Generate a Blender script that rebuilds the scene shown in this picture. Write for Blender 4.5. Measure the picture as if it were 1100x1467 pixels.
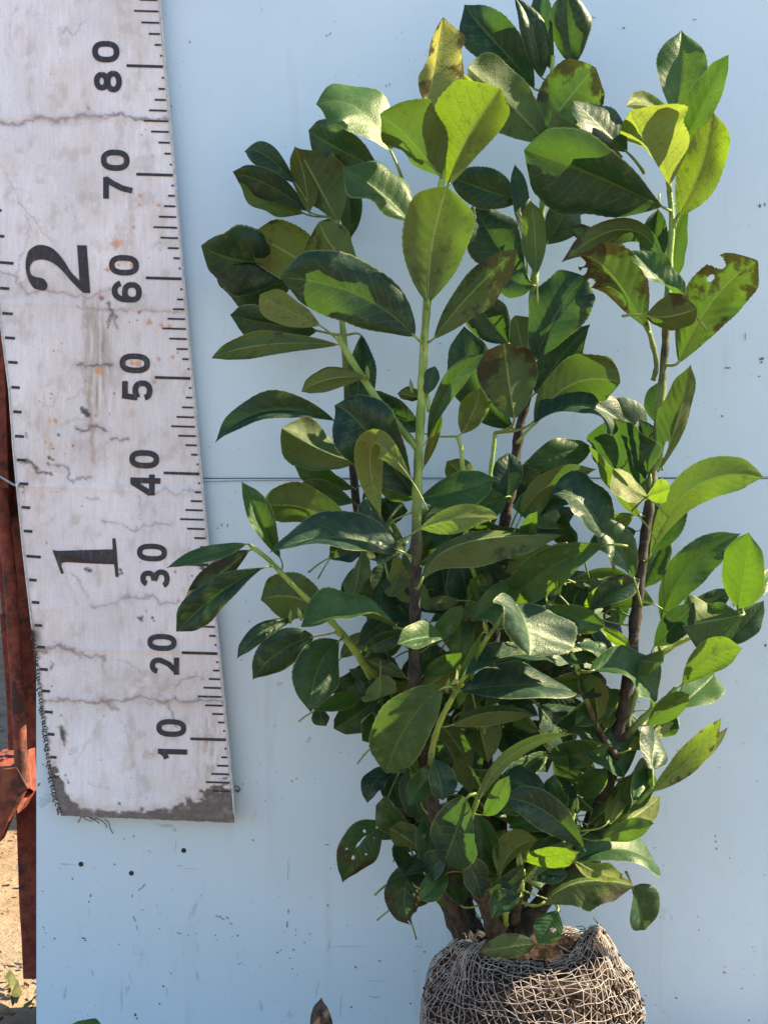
import bpy, bmesh, math, random
import numpy as np
from mathutils import Vector, Matrix, noise as mn
random.seed(7)
rng = np.random.default_rng(5)
for o in list(bpy.data.objects): bpy.data.objects.remove(o)
SC = bpy.context.scene; COL = SC.collection

# ------------------------------------------------------------------ camera, sky, sun, exposure
PXM = 0.00075            # metres per photo pixel on the painted panel
CAMD = 1.5               # camera to panel
ZC = 0.58                # camera height
cam_d = bpy.data.cameras.new('camera'); cam = bpy.data.objects.new('camera', cam_d); COL.objects.link(cam)
cam.location = (0, -CAMD, ZC); cam.rotation_euler = (math.radians(90), 0, 0)
cam_d.sensor_fit = 'VERTICAL'; cam_d.sensor_height = 24
cam_d.lens = 24 * CAMD / (1467 * PXM)
cam_d.clip_start = 0.02; cam_d.clip_end = 500
SC.camera = cam
SUN_EL = math.radians(41); SUN_AZ = math.radians(9)      # azimuth from +X (right) towards +Y (behind the panel)
SUN = Vector((math.cos(SUN_EL)*math.cos(SUN_AZ), math.cos(SUN_EL)*math.sin(SUN_AZ), math.sin(SUN_EL)))
w = bpy.data.worlds.new('World'); SC.world = w; w.use_nodes = True
nt = w.node_tree; nt.nodes.clear()
sky = nt.nodes.new('ShaderNodeTexSky'); sky.sky_type = 'NISHITA'; sky.sun_disc = False
sky.sun_elevation = SUN_EL; sky.sun_rotation = math.pi/2 - SUN_AZ
sky.dust_density = 0.6; sky.air_density = 1.0; sky.ozone_density = 1.6
bg = nt.nodes.new('ShaderNodeBackground'); bg.inputs[1].default_value = 0.085
wo = nt.nodes.new('ShaderNodeOutputWorld')
nt.links.new(sky.outputs[0], bg.inputs[0]); nt.links.new(bg.outputs[0], wo.inputs[0])
sl = bpy.data.lights.new('sun', 'SUN'); sl.energy = 5.0; sl.angle = math.radians(0.5); sl.color = (1, .82, .57)
so = bpy.data.objects.new('sun', sl); COL.objects.link(so)
so.rotation_euler = SUN.to_track_quat('Z', 'Y').to_euler(); so.location = SUN*3
vs = SC.view_settings; vs.view_transform = 'Standard'; vs.look = 'None'; vs.exposure = 2.08; vs.gamma = 1

# ------------------------------------------------------------------ helpers
def P(px, py, d=0.0):
    """the point seen at photo pixel (px, py) that stands d metres in front of the panel"""
    k = (CAMD - d)/CAMD
    return Vector(((px-550)*PXM*k, -d, ZC + (733.5-py)*PXM*k))
def tag(o, label=None, cat=None, group=None, kind=None):
    if label: o['label'] = label
    if cat: o['category'] = cat
    if group: o['group'] = group
    if kind: o['kind'] = kind
    return o
def empty(name, loc):
    o = bpy.data.objects.new(name, None); COL.objects.link(o); o.location = loc; o.empty_display_size = .05
    return o
def link(name, me, mat=None, parent=None, smooth=True):
    o = bpy.data.objects.new(name, me); COL.objects.link(o)
    if mat is not None:
        for m in (mat if isinstance(mat, (list, tuple)) else [mat]): me.materials.append(m)
    if smooth and len(me.polygons): me.polygons.foreach_set('use_smooth', [True]*len(me.polygons))
    if parent:
        o.parent = parent; o.matrix_parent_inverse = Matrix.Translation(-world_loc(parent))
    return o
def world_loc(o):
    v = Vector(o.location); p = o.parent
    if p is not None: v = v*0 if False else v
    return v
def mesh(name, vs_, fs_):
    me = bpy.data.meshes.new(name); me.from_pydata([tuple(v) for v in vs_], [], fs_); me.update(); return me
class MB:
    def __init__(s): s.v = []; s.f = []; s.m = []
    def add(s, vs_, fs_, mi=0):
        n = len(s.v); s.v += [tuple(v) for v in vs_]; s.f += [tuple(i+n for i in f) for f in fs_]; s.m += [mi]*len(fs_)
    def box(s, a, b, mi=0):
        x0,y0,z0 = a; x1,y1,z1 = b
        s.add([(x0,y0,z0),(x1,y0,z0),(x1,y1,z0),(x0,y1,z0),(x0,y0,z1),(x1,y0,z1),(x1,y1,z1),(x0,y1,z1)],
              [(0,3,2,1),(4,5,6,7),(0,1,5,4),(1,2,6,5),(2,3,7,6),(3,0,4,7)], mi)
    def tube(s, pts, rad, n=8, mi=0, cap=True, bump=0.0, seed=0):
        pts = [Vector(p) for p in pts]; N = len(pts)
        if not hasattr(rad, '__len__'): rad = [rad]*N
        t0 = (pts[1]-pts[0]).normalized(); up = Vector((0,-1,0)) if abs(t0.y) < .9 else Vector((1,0,0))
        nrm = (up - t0*up.dot(t0)).normalized(); vs_ = []; fs_ = []
        for i, p in enumerate(pts):
            t = (pts[min(i+1,N-1)]-pts[max(i-1,0)]).normalized()
            nrm = (nrm - t*nrm.dot(t)); nrm.normalize(); bn = t.cross(nrm)
            for k in range(n):
                a = 2*math.pi*k/n; dr = nrm*math.cos(a)+bn*math.sin(a); r = rad[i]
                if bump: r *= 1+bump*mn.noise((p+dr*rad[i])*90+Vector((seed,0,0)))+.5*bump*mn.noise((p+dr*rad[i])*260)
                vs_.append(p+dr*r)
        for i in range(N-1):
            for k in range(n):
                a = i*n+k; b = i*n+(k+1)%n; fs_.append((a,b,b+n,a+n))
        if cap: fs_.append(tuple(range(n))[::-1]); fs_.append(tuple((N-1)*n+k for k in range(n)))
        s.add(vs_, fs_, mi)
    def build(s, name, mat, parent=None, smooth=True):
        me = mesh(name, s.v, s.f); o = link(name, me, mat, parent, smooth)
        if any(s.m): me.polygons.foreach_set('material_index', s.m)
        return o
def prism(pts, d_front, thick, name, mat, parent, bevel=0.0008):
    """a plate whose outline is seen at these photo pixels, front face d_front before the panel"""
    bm = bmesh.new(); f = [bm.verts.new(P(q[0], q[1], q[2] if len(q) > 2 else d_front)) for q in pts]; b = [bm.verts.new(v.co+Vector((0,thick,0))) for v in f]
    n = len(f); bm.faces.new(f); bm.faces.new(b[::-1])
    for i in range(n): bm.faces.new((f[i], b[i], b[(i+1)%n], f[(i+1)%n]))
    bmesh.ops.recalc_face_normals(bm, faces=bm.faces)
    if bevel: bmesh.ops.bevel(bm, geom=list(bm.edges), offset=bevel, segments=1, affect='EDGES')
    me = bpy.data.meshes.new(name); bm.to_mesh(me); bm.free()
    return link(name, me, mat, parent, False)
def crom(pts, k=8):
    """smooth curve through points of any length"""
    A = [np.array(p, float) for p in pts]; A = [2*A[0]-A[1]] + A + [2*A[-1]-A[-2]]; out = []
    for i in range(1, len(A)-2):
        for j in range(k):
            t = j/k; p0,p1,p2,p3 = A[i-1:i+3]
            out.append(.5*((2*p1)+(-p0+p2)*t+(2*p0-5*p1+4*p2-p3)*t*t+(-p0+3*p1-3*p2+p3)*t**3))
    out.append(A[-2]); return out
# vectorised value noise
_T = rng.random((256,256))
def vn(x, y, s=0):
    x = np.asarray(x)+s*17.3; y = np.asarray(y)+s*9.1
    xi = np.floor(x).astype(int); yi = np.floor(y).astype(int); fx = x-xi; fy = y-yi
    fx = fx*fx*(3-2*fx); fy = fy*fy*(3-2*fy)
    g = lambda a,b: _T[a%256, b%256]
    return (g(xi,yi)*(1-fx)+g(xi+1,yi)*fx)*(1-fy)+(g(xi,yi+1)*(1-fx)+g(xi+1,yi+1)*fx)*fy
def fbm(x, y, s=0, o=4):
    r = 0; a = .5; t = 0
    for i in range(o): r = r+a*vn(x*2**i, y*2**i, s+i*3); t += a; a *= .55
    return r/t

# ------------------------------------------------------------------ materials
class NT:
    def __init__(s, name):
        s.m = bpy.data.materials.new(name); s.m.use_nodes = True; s.t = s.m.node_tree; s.t.nodes.clear()
        s.out = s.t.nodes.new('ShaderNodeOutputMaterial')
    def n(s, typ, **kw):
        nd = s.t.nodes.new(typ)
        for k, v in kw.items():
            if k.startswith('i_'):
                key = k[2:]; key = int(key) if key.isdigit() else key.replace('_', ' ')
                s.set(nd.inputs[key], v)
            else: setattr(nd, k, v)
        return nd
    def set(s, inp, v):
        if hasattr(v, 'is_output'): s.t.links.new(v, inp)
        else: inp.default_value = v
    def math(s, op, a, b=0.0, c=None, clamp=False):
        nd = s.t.nodes.new('ShaderNodeMath'); nd.operation = op; nd.use_clamp = clamp
        s.set(nd.inputs[0], a); s.set(nd.inputs[1], b)
        if c is not None: s.set(nd.inputs[2], c)
        return nd.outputs[0]
    def mix(s, f, a, b, bt='MIX'):
        nd = s.t.nodes.new('ShaderNodeMix'); nd.data_type = 'RGBA'; nd.blend_type = bt
        s.set(nd.inputs[0], f); s.set(nd.inputs[6], a if hasattr(a,'is_output') else (*a,1)); s.set(nd.inputs[7], b if hasattr(b,'is_output') else (*b,1))
        return nd.outputs[2]
    def ramp(s, x, lo, hi, a=0.0, b=1.0):
        nd = s.t.nodes.new('ShaderNodeMapRange'); nd.interpolation_type = 'SMOOTHSTEP'
        s.set(nd.inputs[0], x); s.set(nd.inputs[1], lo); s.set(nd.inputs[2], hi); s.set(nd.inputs[3], a); s.set(nd.inputs[4], b)
        return nd.outputs[0]
    def noise(s, scale, vec=None, detail=4, rough=.55, dist=0):
        nd = s.t.nodes.new('ShaderNodeTexNoise'); nd.inputs['Scale'].default_value = scale; nd.inputs['Detail'].default_value = detail
        nd.inputs['Roughness'].default_value = rough; nd.inputs['Distortion'].default_value = dist
        if vec is not None: s.t.links.new(vec, nd.inputs['Vector'])
        return nd.outputs['Fac']
    def scale(s, vec, x, y, z):
        nd = s.t.nodes.new('ShaderNodeMapping'); nd.inputs['Scale'].default_value = (x,y,z); s.t.links.new(vec, nd.inputs['Vector']); return nd.outputs[0]
    def pos(s): return s.n('ShaderNodeNewGeometry').outputs['Position']
    def bump(s, h, dist, strength=1.0, normal=None):
        nd = s.t.nodes.new('ShaderNodeBump'); nd.inputs['Distance'].default_value = dist; nd.inputs['Strength'].default_value = strength
        s.t.links.new(h, nd.inputs['Height'])
        if normal is not None: s.t.links.new(normal, nd.inputs['Normal'])
        return nd.outputs[0]
    def bsdf(s, col, rough=.6, normal=None, spec=.4, metal=0.0, out=True, **kw):
        nd = s.t.nodes.new('ShaderNodeBsdfPrincipled')
        s.set(nd.inputs['Base Color'], col if hasattr(col,'is_output') else (*col,1)); s.set(nd.inputs['Roughness'], rough)
        s.set(nd.inputs['Specular IOR Level'], spec); s.set(nd.inputs['Metallic'], metal)
        if normal is not None: s.t.links.new(normal, nd.inputs['Normal'])
        if out: s.t.links.new(nd.outputs[0], s.out.inputs[0])
        return nd.outputs[0]

def mat_panel():
    t = NT('panel_paint'); p = t.pos()
    c = t.mix(t.ramp(t.noise(3.0, p), .35, .65), (.50,.655,.75), (.555,.71,.80))
    st = t.noise(9, t.scale(p, 5, 1, .5), 4, .6)
    c = t.mix(t.ramp(st, .56, .74, 0, .22), c, (.40,.42,.40))
    # small dried spatters, denser low down
    z = t.n('ShaderNodeSeparateXYZ'); t.t.links.new(p, z.inputs[0])
    low = t.ramp(z.outputs[2], .05, .55, 1, .25)
    v = t.n('ShaderNodeTexVoronoi', i_Scale=75.0); t.t.links.new(p, v.inputs['Vector'])
    sp = t.math('MULTIPLY', t.math('LESS_THAN', v.outputs['Distance'], .09), t.math('GREATER_THAN', t.noise(23, p), .53))
    c = t.mix(t.math('MULTIPLY', sp, low), c, (.17,.15,.12))
    bl = t.ramp(t.noise(28, t.scale(p, 1, 1, .45), 5, .65, .6), .64, .74, 0, .45)
    c = t.mix(t.math('MULTIPLY', bl, low), c, (.30,.27,.21))
    h1 = t.noise(420, t.scale(p, 1, 1, .35), 3, .6); h2 = t.noise(45, p, 3, .5); h3 = t.noise(5, p, 3)
    h = t.math('ADD', t.math('MULTIPLY', h1, .25), t.math('ADD', t.math('MULTIPLY', h2, 1.0), t.math('MULTIPLY', h3, 4.0)))
    t.bsdf(c, t.ramp(h2, .3, .7, .36, .5), t.bump(h, .0006, .8), .45)
    return t.m
def mat_simple(name, c1, c2, scale=60, rough=.7, bumpd=.0006, spec=.3, metal=0, stretch=(1,1,1), bscale=None):
    t = NT(name); p = t.scale(t.pos(), *stretch)
    n = t.noise(scale, p, 5, .6)
    c = t.mix(t.ramp(n, .35, .65), c1, c2)
    t.bsdf(c, rough, t.bump(t.noise(bscale or scale*2.5, p, 5, .65), bumpd, 1), spec, metal)
    return t.m
def mat_tape():
    t = NT('tape_fabric'); p = t.pos()
    a = t.n('ShaderNodeAttribute', attribute_name='wear').outputs['Color']
    g = t.noise(500, p, 3, .6)
    c = t.mix(t.ramp(g, .3, .7, 0, .16), a, (.30,.27,.25))
    wv = t.n('ShaderNodeTexWave', i_Scale=380.0, bands_direction='X'); t.t.links.new(p, wv.inputs['Vector'])
    h = t.math('ADD', t.math('MULTIPLY', wv.outputs['Fac'], .12), t.noise(160, t.scale(p, 1, 1, .3), 4, .6))
    t.bsdf(c, .52, t.bump(h, .0005, .8), .4)
    return t.m
def mat_ink():
    t = NT('tape_ink'); p = t.pos()
    c = t.mix(t.ramp(t.noise(300, t.scale(p,1,1,.3), 5, .7), .5, .7), (.022,.021,.027), (.075,.07,.075))
    t.bsdf(c, .5, None, .4); return t.m
def mat_rust():
    t = NT('rusty_red_steel'); p = t.pos()
    n = t.noise(26, p, 6, .7); n2 = t.noise(90, p, 5, .7); n3 = t.noise(14, t.scale(p,1.5,1.5,.5), 4)
    c = t.mix(t.ramp(n2, .35, .65), (.11,.026,.018), (.20,.052,.03))
    c = t.mix(t.ramp(n, .52, .62), c, (.045,.022,.018))
    c = t.mix(t.ramp(n3, .60, .72, 0, .7), c, (.22,.09,.045))
    t.bsdf(c, .75, t.bump(n2, .0012, 1), .25); return t.m
def mat_bark():
    t = NT('stem_bark'); p = t.pos()
    a = t.n('ShaderNodeAttribute', attribute_name='age').outputs['Fac']
    n = t.noise(140, t.scale(p,1,1,.5), 5, .7); n2 = t.noise(45, p, 3)
    ring = t.noise(60, t.scale(p, .4, .4, 7), 3, .6)
    old = t.mix(t.ramp(n, .35, .7), (.010,.008,.006), (.060,.047,.034))
    old = t.mix(t.ramp(ring, .62, .72, 0, .6), old, (.14,.105,.085))
    young = t.mix(t.ramp(n2, .4, .6), (.14,.24,.035), (.24,.34,.06))
    young = t.mix(t.ramp(ring, .6, .75, 0, .5), young, (.33,.33,.12))
    f = t.ramp(t.math('ADD', a, t.math('MULTIPLY', t.math('SUBTRACT', n2, .5), .8)), .22, .85)
    c = t.mix(f, young, old)
    t.bsdf(c, t.ramp(a, 0, 1, .42, .8), t.bump(t.math('ADD', n, t.math('MULTIPLY', ring, .6)), .0009, .8), .4); return t.m
def mat_leaf():
    t = NT('laurel_leaf')
    uv = t.n('ShaderNodeUVMap', uv_map='leaf').outputs[0]
    s = t.n('ShaderNodeSeparateXYZ'); t.t.links.new(uv, s.inputs[0])
    us = t.math('MULTIPLY', t.math('SUBTRACT', s.outputs[0], .5), 2.0); u = t.math('ABSOLUTE', us); v = s.outputs[1]
    oi = t.n('ShaderNodeObjectInfo'); sc = t.n('ShaderNodeSeparateColor'); t.t.links.new(oi.outputs['Color'], sc.inputs[0])
    brown, yel, rnd = sc.outputs[0], sc.outputs[1], sc.outputs[2]
    oc = t.n('ShaderNodeTexCoord').outputs['Object']
    wob = t.math('MULTIPLY', t.math('SUBTRACT', t.noise(60, oc, 2), .5), .35)
    ph = t.math('ADD', t.math('SUBTRACT', t.math('MULTIPLY', v, 9.0), t.math('MULTIPLY', t.math('POWER', u, 1.25), 1.9)),
                t.math('ADD', t.math('MULTIPLY', t.math('SIGN', us), .22), t.math('ADD', wob, t.math('MULTIPLY', rnd, 3.0))))
    sw = t.math('SINE', t.math('MULTIPLY', ph, 6.2832))
    fade = t.ramp(u, .92, .55)
    vein = t.math('MULTIPLY', t.ramp(sw, .955, .998), fade)
    rib = t.ramp(u, .055, .018)
    net = t.n('ShaderNodeTexVoronoi', i_Scale=340.0, feature='DISTANCE_TO_EDGE'); t.t.links.new(oc, net.inputs['Vector'])
    nf = net.outputs['Distance']
    n1 = t.noise(38, oc, 4, .6); n2 = t.noise(120, oc, 5, .7); n3 = t.noise(16, oc, 3)
    # upper side
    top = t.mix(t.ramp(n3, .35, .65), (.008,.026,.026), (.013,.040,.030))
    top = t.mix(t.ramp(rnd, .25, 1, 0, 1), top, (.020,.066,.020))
    top = t.mix(t.math('MULTIPLY', yel, .8), top, (.05,.14,.02))
    top = t.mix(t.ramp(n1, .45, .75, 0, .35), top, (.045,.11,.045))
    top = t.mix(t.math('MULTIPLY', t.ramp(t.noise(75, oc, 5, .75), .50, .72), .42), top, (.15,.21,.10))   # dusty bloom, its paleness also painting in sunlit patches
    top = t.mix(t.math('MULTIPLY', vein, .55), top, (.08,.15,.06))
    top = t.mix(t.math('MULTIPLY', rib, .75), top, (.085,.15,.05))
    # under side
    und = t.mix(t.ramp(n3, .35, .65), (.060,.092,.030), (.092,.125,.038))
    und = t.mix(t.math('MULTIPLY', yel, .8), und, (.19,.20,.045))
    und = t.mix(t.math('MULTIPLY', vein, .5), und, (.13,.18,.06))
    und = t.mix(t.math('MULTIPLY', rib, .8), und, (.24,.32,.11))
    smut = t.math('MULTIPLY', t.ramp(n2, .50, .66), t.ramp(n1, .42, .62))
    und = t.mix(t.math('MULTIPLY', smut, .62), und, (.035,.033,.022))
    bf = t.n('ShaderNodeNewGeometry').outputs['Backfacing']
    col = t.mix(bf, top, und)
    lit_rim = t.ramp(t.math('ADD', u, t.math('MULTIPLY', t.math('SUBTRACT', n2, .5), .03)), .955, .985)
    col = t.mix(t.math('MULTIPLY', lit_rim, .6), col, (.26,.30,.12))  # pale edge painted in for sunlit leaf rims
    # brown necrotic areas, wanted more by some leaves, towards tip and edge
    edge = t.math('ADD', t.math('MULTIPLY', u, .22), t.math('MULTIPLY', v, .25))
    bm_ = t.math('ADD', t.math('ADD', n1, t.math('MULTIPLY', n3, .4)), edge)
    th = t.math('SUBTRACT', 1.30, t.math('MULTIPLY', brown, .40))
    bm_ = t.math('ADD', bm_, t.math('MULTIPLY', t.math('SUBTRACT', n2, .5), .5))
    bmask = t.math('MULTIPLY', t.ramp(t.math('SUBTRACT', bm_, th), -.06, .10), .85)
    bcol = t.mix(t.ramp(n2, .35, .65), (.016,.013,.010), (.062,.048,.030))
    col = t.mix(bmask, col, bcol)
    spots = t.math('MULTIPLY', t.math('GREATER_THAN', t.noise(210, oc, 2), .68), .6)
    col = t.mix(spots, col, (.06,.05,.025))
    # translucence
    tr = t.mix(t.ramp(n3, .35, .65), (.030,.085,.010), (.050,.115,.012))
    tr = t.mix(t.ramp(rnd, .25, 1), tr, (.085,.19,.010))
    tr = t.mix(t.ramp(yel, 0, .5), tr, (.20,.36,.008))  # yel also puts backlit sun glow into a leaf's own colour
    tr = t.mix(t.ramp(yel, .5, 1), tr, (.48,.48,.10))
    tr = t.mix(t.math('MULTIPLY', t.math('ADD', vein, rib, clamp=True), .55), tr, (.05,.10,.01))
    tr = t.mix(t.math('MULTIPLY', t.ramp(nf, .10, .0), .35), tr, (.04,.09,.005))
    tr = t.mix(t.math('MULTIPLY', smut, .5), tr, (.05,.06,.01))
    tr = t.mix(bmask, tr, (.022,.014,.006))
    rough = t.mix(bf, (.47,.47,.47), (.62,.62,.62)); rough = t.mix(bmask, rough, (.8,.8,.8))
    rough = t.math('ADD', rough, t.math('MULTIPLY', t.math('SUBTRACT', n2, .5), .45))
    h = t.math('ADD', t.math('MULTIPLY', sw, -.22), t.math('ADD', t.math('MULTIPLY', nf, 1.2), t.math('MULTIPLY', n2, .7)))
    nb = t.bump(h, .0003, .8)
    b = t.bsdf(col, rough, nb, .36, out=False); b.node.inputs['Specular Tint'].default_value = (.92,1,.66,1)
    trn = t.n('ShaderNodeBsdfTranslucent'); t.t.links.new(tr, trn.inputs[0]); t.t.links.new(nb, trn.inputs[1])
    mx = t.n('ShaderNodeMixShader'); mx.inputs[0].default_value = .36
    t.t.links.new(b, mx.inputs[1]); t.t.links.new(trn.outputs[0], mx.inputs[2]); t.t.links.new(mx.outputs[0], t.out.inputs[0])
    return t.m
def mat_ground():
    t = NT('sandy_ground'); p = t.pos()
    n = t.noise(7, p, 6, .7); n2 = t.noise(45, p, 5, .7); n3 = t.noise(1.2, p, 3)
    c = t.mix(t.ramp(n, .35, .65), (.185,.125,.075), (.27,.185,.11))
    c = t.mix(t.ramp(n2, .55, .68, 0, .75), c, (.09,.06,.04))
    c = t.mix(t.ramp(n3, .5, .62, 0, .4), c, (.20,.18,.15))
    t.bsdf(c, .95, t.bump(t.math('ADD', n, t.math('MULTIPLY', n2, .35)), .02, 1), .1); return t.m
M = dict(panel=mat_panel(), tape=mat_tape(), ink=mat_ink(), rust=mat_rust(), bark=mat_bark(), leaf=mat_leaf(), ground=mat_ground(),
    wire=mat_simple('grey_wire', (.22,.26,.29), (.32,.37,.40), 200, .45, .0002, .5, .5),
    petiole=mat_simple('leaf_stalk', (.10,.16,.028), (.19,.25,.055), 120, .5, .0002, .4),
    soil=mat_simple('root_soil', (.008,.006,.005), (.055,.037,.028), 70, .95, .003, .1, bscale=110),
    net=mat_simple('net_thread', (.25,.22,.195), (.40,.36,.32), 90, .8, .0003, .2),
    mud=mat_simple('dried_mud', (.085,.07,.05), (.20,.165,.12), 300, .9, .0004, .15),
    smear=mat_simple('dirt_smear', (.42,.53,.59), (.47,.59,.65), 200, .8, .0002, .2),
    dark=mat_simple('dark_screw', (.008,.008,.009), (.02,.02,.02), 300, .5, .0002, .4),
    thread=mat_simple('hem_thread', (.42,.43,.42), (.60,.62,.62), 300, .8, .0003, .2),
    fray=mat_simple('frayed_cloth', (.04,.037,.034), (.11,.10,.092), 200, .9, .0005, .1),
    block=mat_simple('grey_block', (.25,.24,.23), (.34,.33,.31), 20, .9, .002, .1),
    cut=mat_simple('cut_wood', (.13,.04,.025), (.22,.08,.05), 120, .8, .0006, .2),
    weed=mat_simple('weed_leaf', (.05,.06,.015), (.12,.12,.035), 80, .7),
    dleaf=mat_simple('dead_leaf_brown', (.018,.014,.012), (.06,.045,.035), 120, .8, .0006, .2))

# ------------------------------------------------------------------ ground
def ground():
    n = 120; xs = np.sinh(np.linspace(-4.2, 4.2, n))*6; vs_ = []; fs_ = []
    for j in range(n):
        for i in range(n):
            x = xs[i]-.5; y = xs[j]+.4; r = math.hypot(x+.5, y-.4)
            z = 0.0
            if r < 6: z = (mn.noise(Vector((x*3,y*3,0)))*.012+mn.noise(Vector((x*11,y*11,3)))*.006)-.004
            vs_.append((x, y, min(z, .004)))
    for j in range(n-1):
        for i in range(n-1):
            a = j*n+i; fs_.append((a,a+1,a+n+1,a+n))
    tag(link('ground', mesh('ground', vs_, fs_), M['ground']), kind='structure')
ground()
# ------------------------------------------------------------------ painted panel (two boards), screws, marks
PX0, PX1, PTOP = 52.5, 1700, -650
panel = empty('painted_panel', P(600, 1500, 0)); panel.location.z = 0
tag(panel, 'pale blue painted board wall standing behind the laurel and the ruler banner', 'panel')
def board(name, y0, y1, d):
    a = P(PX0, y1, 0); b = P(PX1, y0, 0)
    nx, nz = 60, 30; bm = bmesh.new()
    bmesh.ops.create_cube(bm, size=1)
    for v in bm.verts: v.co = Vector((a.x+(v.co.x+.5)*(b.x-a.x), (v.co.y+.5)*.018-d, a.z+(v.co.z+.5)*(b.z-a.z)))
    bmesh.ops.bevel(bm, geom=list(bm.edges), offset=.0012, segments=2, affect='EDGES')
    me = bpy.data.meshes.new(name); bm.to_mesh(me); bm.free(); return link(name, me, M['panel'], panel, False)
board('board', PTOP, 684.9, 0.0); board('board', 686.1, 1506, 0.001)
MB_ = MB(); a = P(PX0+2, 700, -.019); b = P(PX1-2, 670, -.019); MB_.box((a.x, .0185, a.z), (b.x, .034, b.z)); MB_.build('batten', M['rust'], panel)
def decal(mb, x, y, rx, ry, ang=0, d=.0014, seed=0, n=11):
    c = math.cos(ang); s = math.sin(ang); vs_ = [P(x, y, d+.0007)]
    for k in range(n):
        a = 2*math.pi*k/n; r = .45+.8*random.random(); u = rx*r*math.cos(a); v = ry*r*math.sin(a)
        vs_.append(P(x+u*c-v*s, y+u*s+v*c, d))
    mb.add(vs_, [(0, 1+(k+1)%n, 1+k) for k in range(n)])
mud = MB(); smear = MB()
def pz(zx, zy): return 50+zx*.518, 1200+zy*.518
for zx, zy, rx, ry, an in [(155,160,3,9,.3),(150,178,2,5,.6),(505,218,9,1.6,.5),(520,225,12,1.7,.55),(533,222,8,2,.8),(513,218,5,1.6,.9),(542,238,8,1.2,.5),
    (701,205,2,14,0),(698,240,2,12,.05),(722,255,1.3,8,0),(808,20,9,1.6,.1),(460,160,3,2,.5),(500,270,6,1.6,0),(503,283,3,2,0),(566,350,3,3,0),(712,363,3,2,0),
    (680,312,5,2,-.6),(670,318,3,4,0),(24,302,2,2,0),(278,490,4,7,0),(282,500,5,3,0),(248,4,3,2,0),(276,225,1.5,14,-.4),(283,250,1.3,12,-.2),(300,135,1.3,14,.6),(290,143,1.3,8,.8),(270,160,1.3,8,.4),
    (135,278,8,2.5,.1),(140,284,4,3,0),(55,280,3,4,0),(425,270,4,2,0),(446,265,2,2,0),(400,265,14,1.3,.2),(176,210,2,1.5,0)]:
    x, y = pz(zx, zy); decal(mud, x, y, rx*.4, ry*.4, an)
for x, y, rx, ry, an in [(473,48,4,.9,-.8),(468,51,1.5,1,0),(553,123,.9,3,0),(558,121,.8,3,.1),(515,109,1,1,0),(644,78,.8,3,.2),(652,74,.8,2,.2),(893,40,2,1.5,0),(994,28,4,.8,0),(850,25,4,.8,.1),
    (1091,514,4.5,3,0),(1090,519,2,3,0),(1041,527,6,1.3,0),(1087,539,3,1,0),(1067,482,.7,8,0),(1088,295,3,4,0),(1095,293,1.5,3,0),(999,581,1,1,0),(1034,596,2,1.5,.5),(630,492,3,.8,.5),(556,531,3,.7,0),
    (1096,924,3,3,.8),(1025,992,1.2,1.2,0),(318,752,1,3,0),(326,753,1,4,0),(312,757,1.2,1.2,0),(329,722,.8,1.2,0),(396,1106,1.1,1.1,0),(368,1121,1.1,1.1,0),(404,1144,2,.7,0),(357,890,2,1,0),(346,945,1.5,1,0),
    (57,1123,5,1.4,-.9),(262,88,1,1,0),(272,60,.8,4,-.3),(246,152,.8,5,-.4),(213,1219,1,1,0),(1030,1100,1.2,1,0),(1026,1216,1.2,2,0),(950,1240,2,.7,0),(1064,1065,1,1,0)]:
    decal(mud, x, y, rx*.8, ry*.8, an)
for i in range(170):
    y = 1190+277*random.random()**.7; x = 60+540*random.random() if random.random() < .75 else 925+170*random.random(); r = random.choice([.35,.4,.5,.6,.9])
    decal(mud, x, y, r, r*random.uniform(.5,1.2), random.uniform(0,3))
for i in range(90):
    decal(mud, random.uniform(330, 1095), random.uniform(5, 1180), random.choice([.4,.5,.8]), .5, random.uniform(0,3))
for zx, zy, rx, ry, an in [(85,73,38,4,.08),(400,78,15,4,.1),(430,86,40,1.5,.05),(700,95,2,60,.03),(240,440,5,70,.02),(85,425,8,26,.2),(160,375,5,20,-.3),(265,390,4,34,-.3),(450,385,6,26,-.25),
    (560,325,4,20,0),(625,465,12,22,-.5),(365,430,3,28,.1),(812,300,3,28,.2),(780,420,3,50,.2),(845,470,3,50,.1),(940,440,30,6,.1),(1060,300,22,5,-.1),(300,200,7,5,0),(347,210,5,4,0),(233,295,8,4,0),(760,265,14,5,.8),(860,300,110,1.2,.0),
    (320,40,4,6,0),(390,20,1.5,30,.1),(940,395,40,1.5,.05)]:
    x, y = pz(zx, zy); decal(smear, x, y, rx*.32, ry*.36, an, .0011)
for x, y, rx, ry, an in [(352,860,1,3,0),(400,979,5,3,0),(443,1058,5,3,-.4),(441,1062,3,4,0),(1050,865,1,8,0),(300,640,3,1,0),(70,1143,13,9,.2),(60,1152,7,6,0),(342,1131,7,4,.2),(240,1183,14,3,.05),(250,1189,6,3,0)]:
    decal(smear if x > 100 and x < 1000 else mud if y < 1140 else smear, x, y, rx, ry, an, .0011)
tag(mud.build('mud_speck', M['mud'], panel, False), kind='stuff'); tag(smear.build('dirt_smear', M['smear'], panel, False), kind='stuff')
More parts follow.
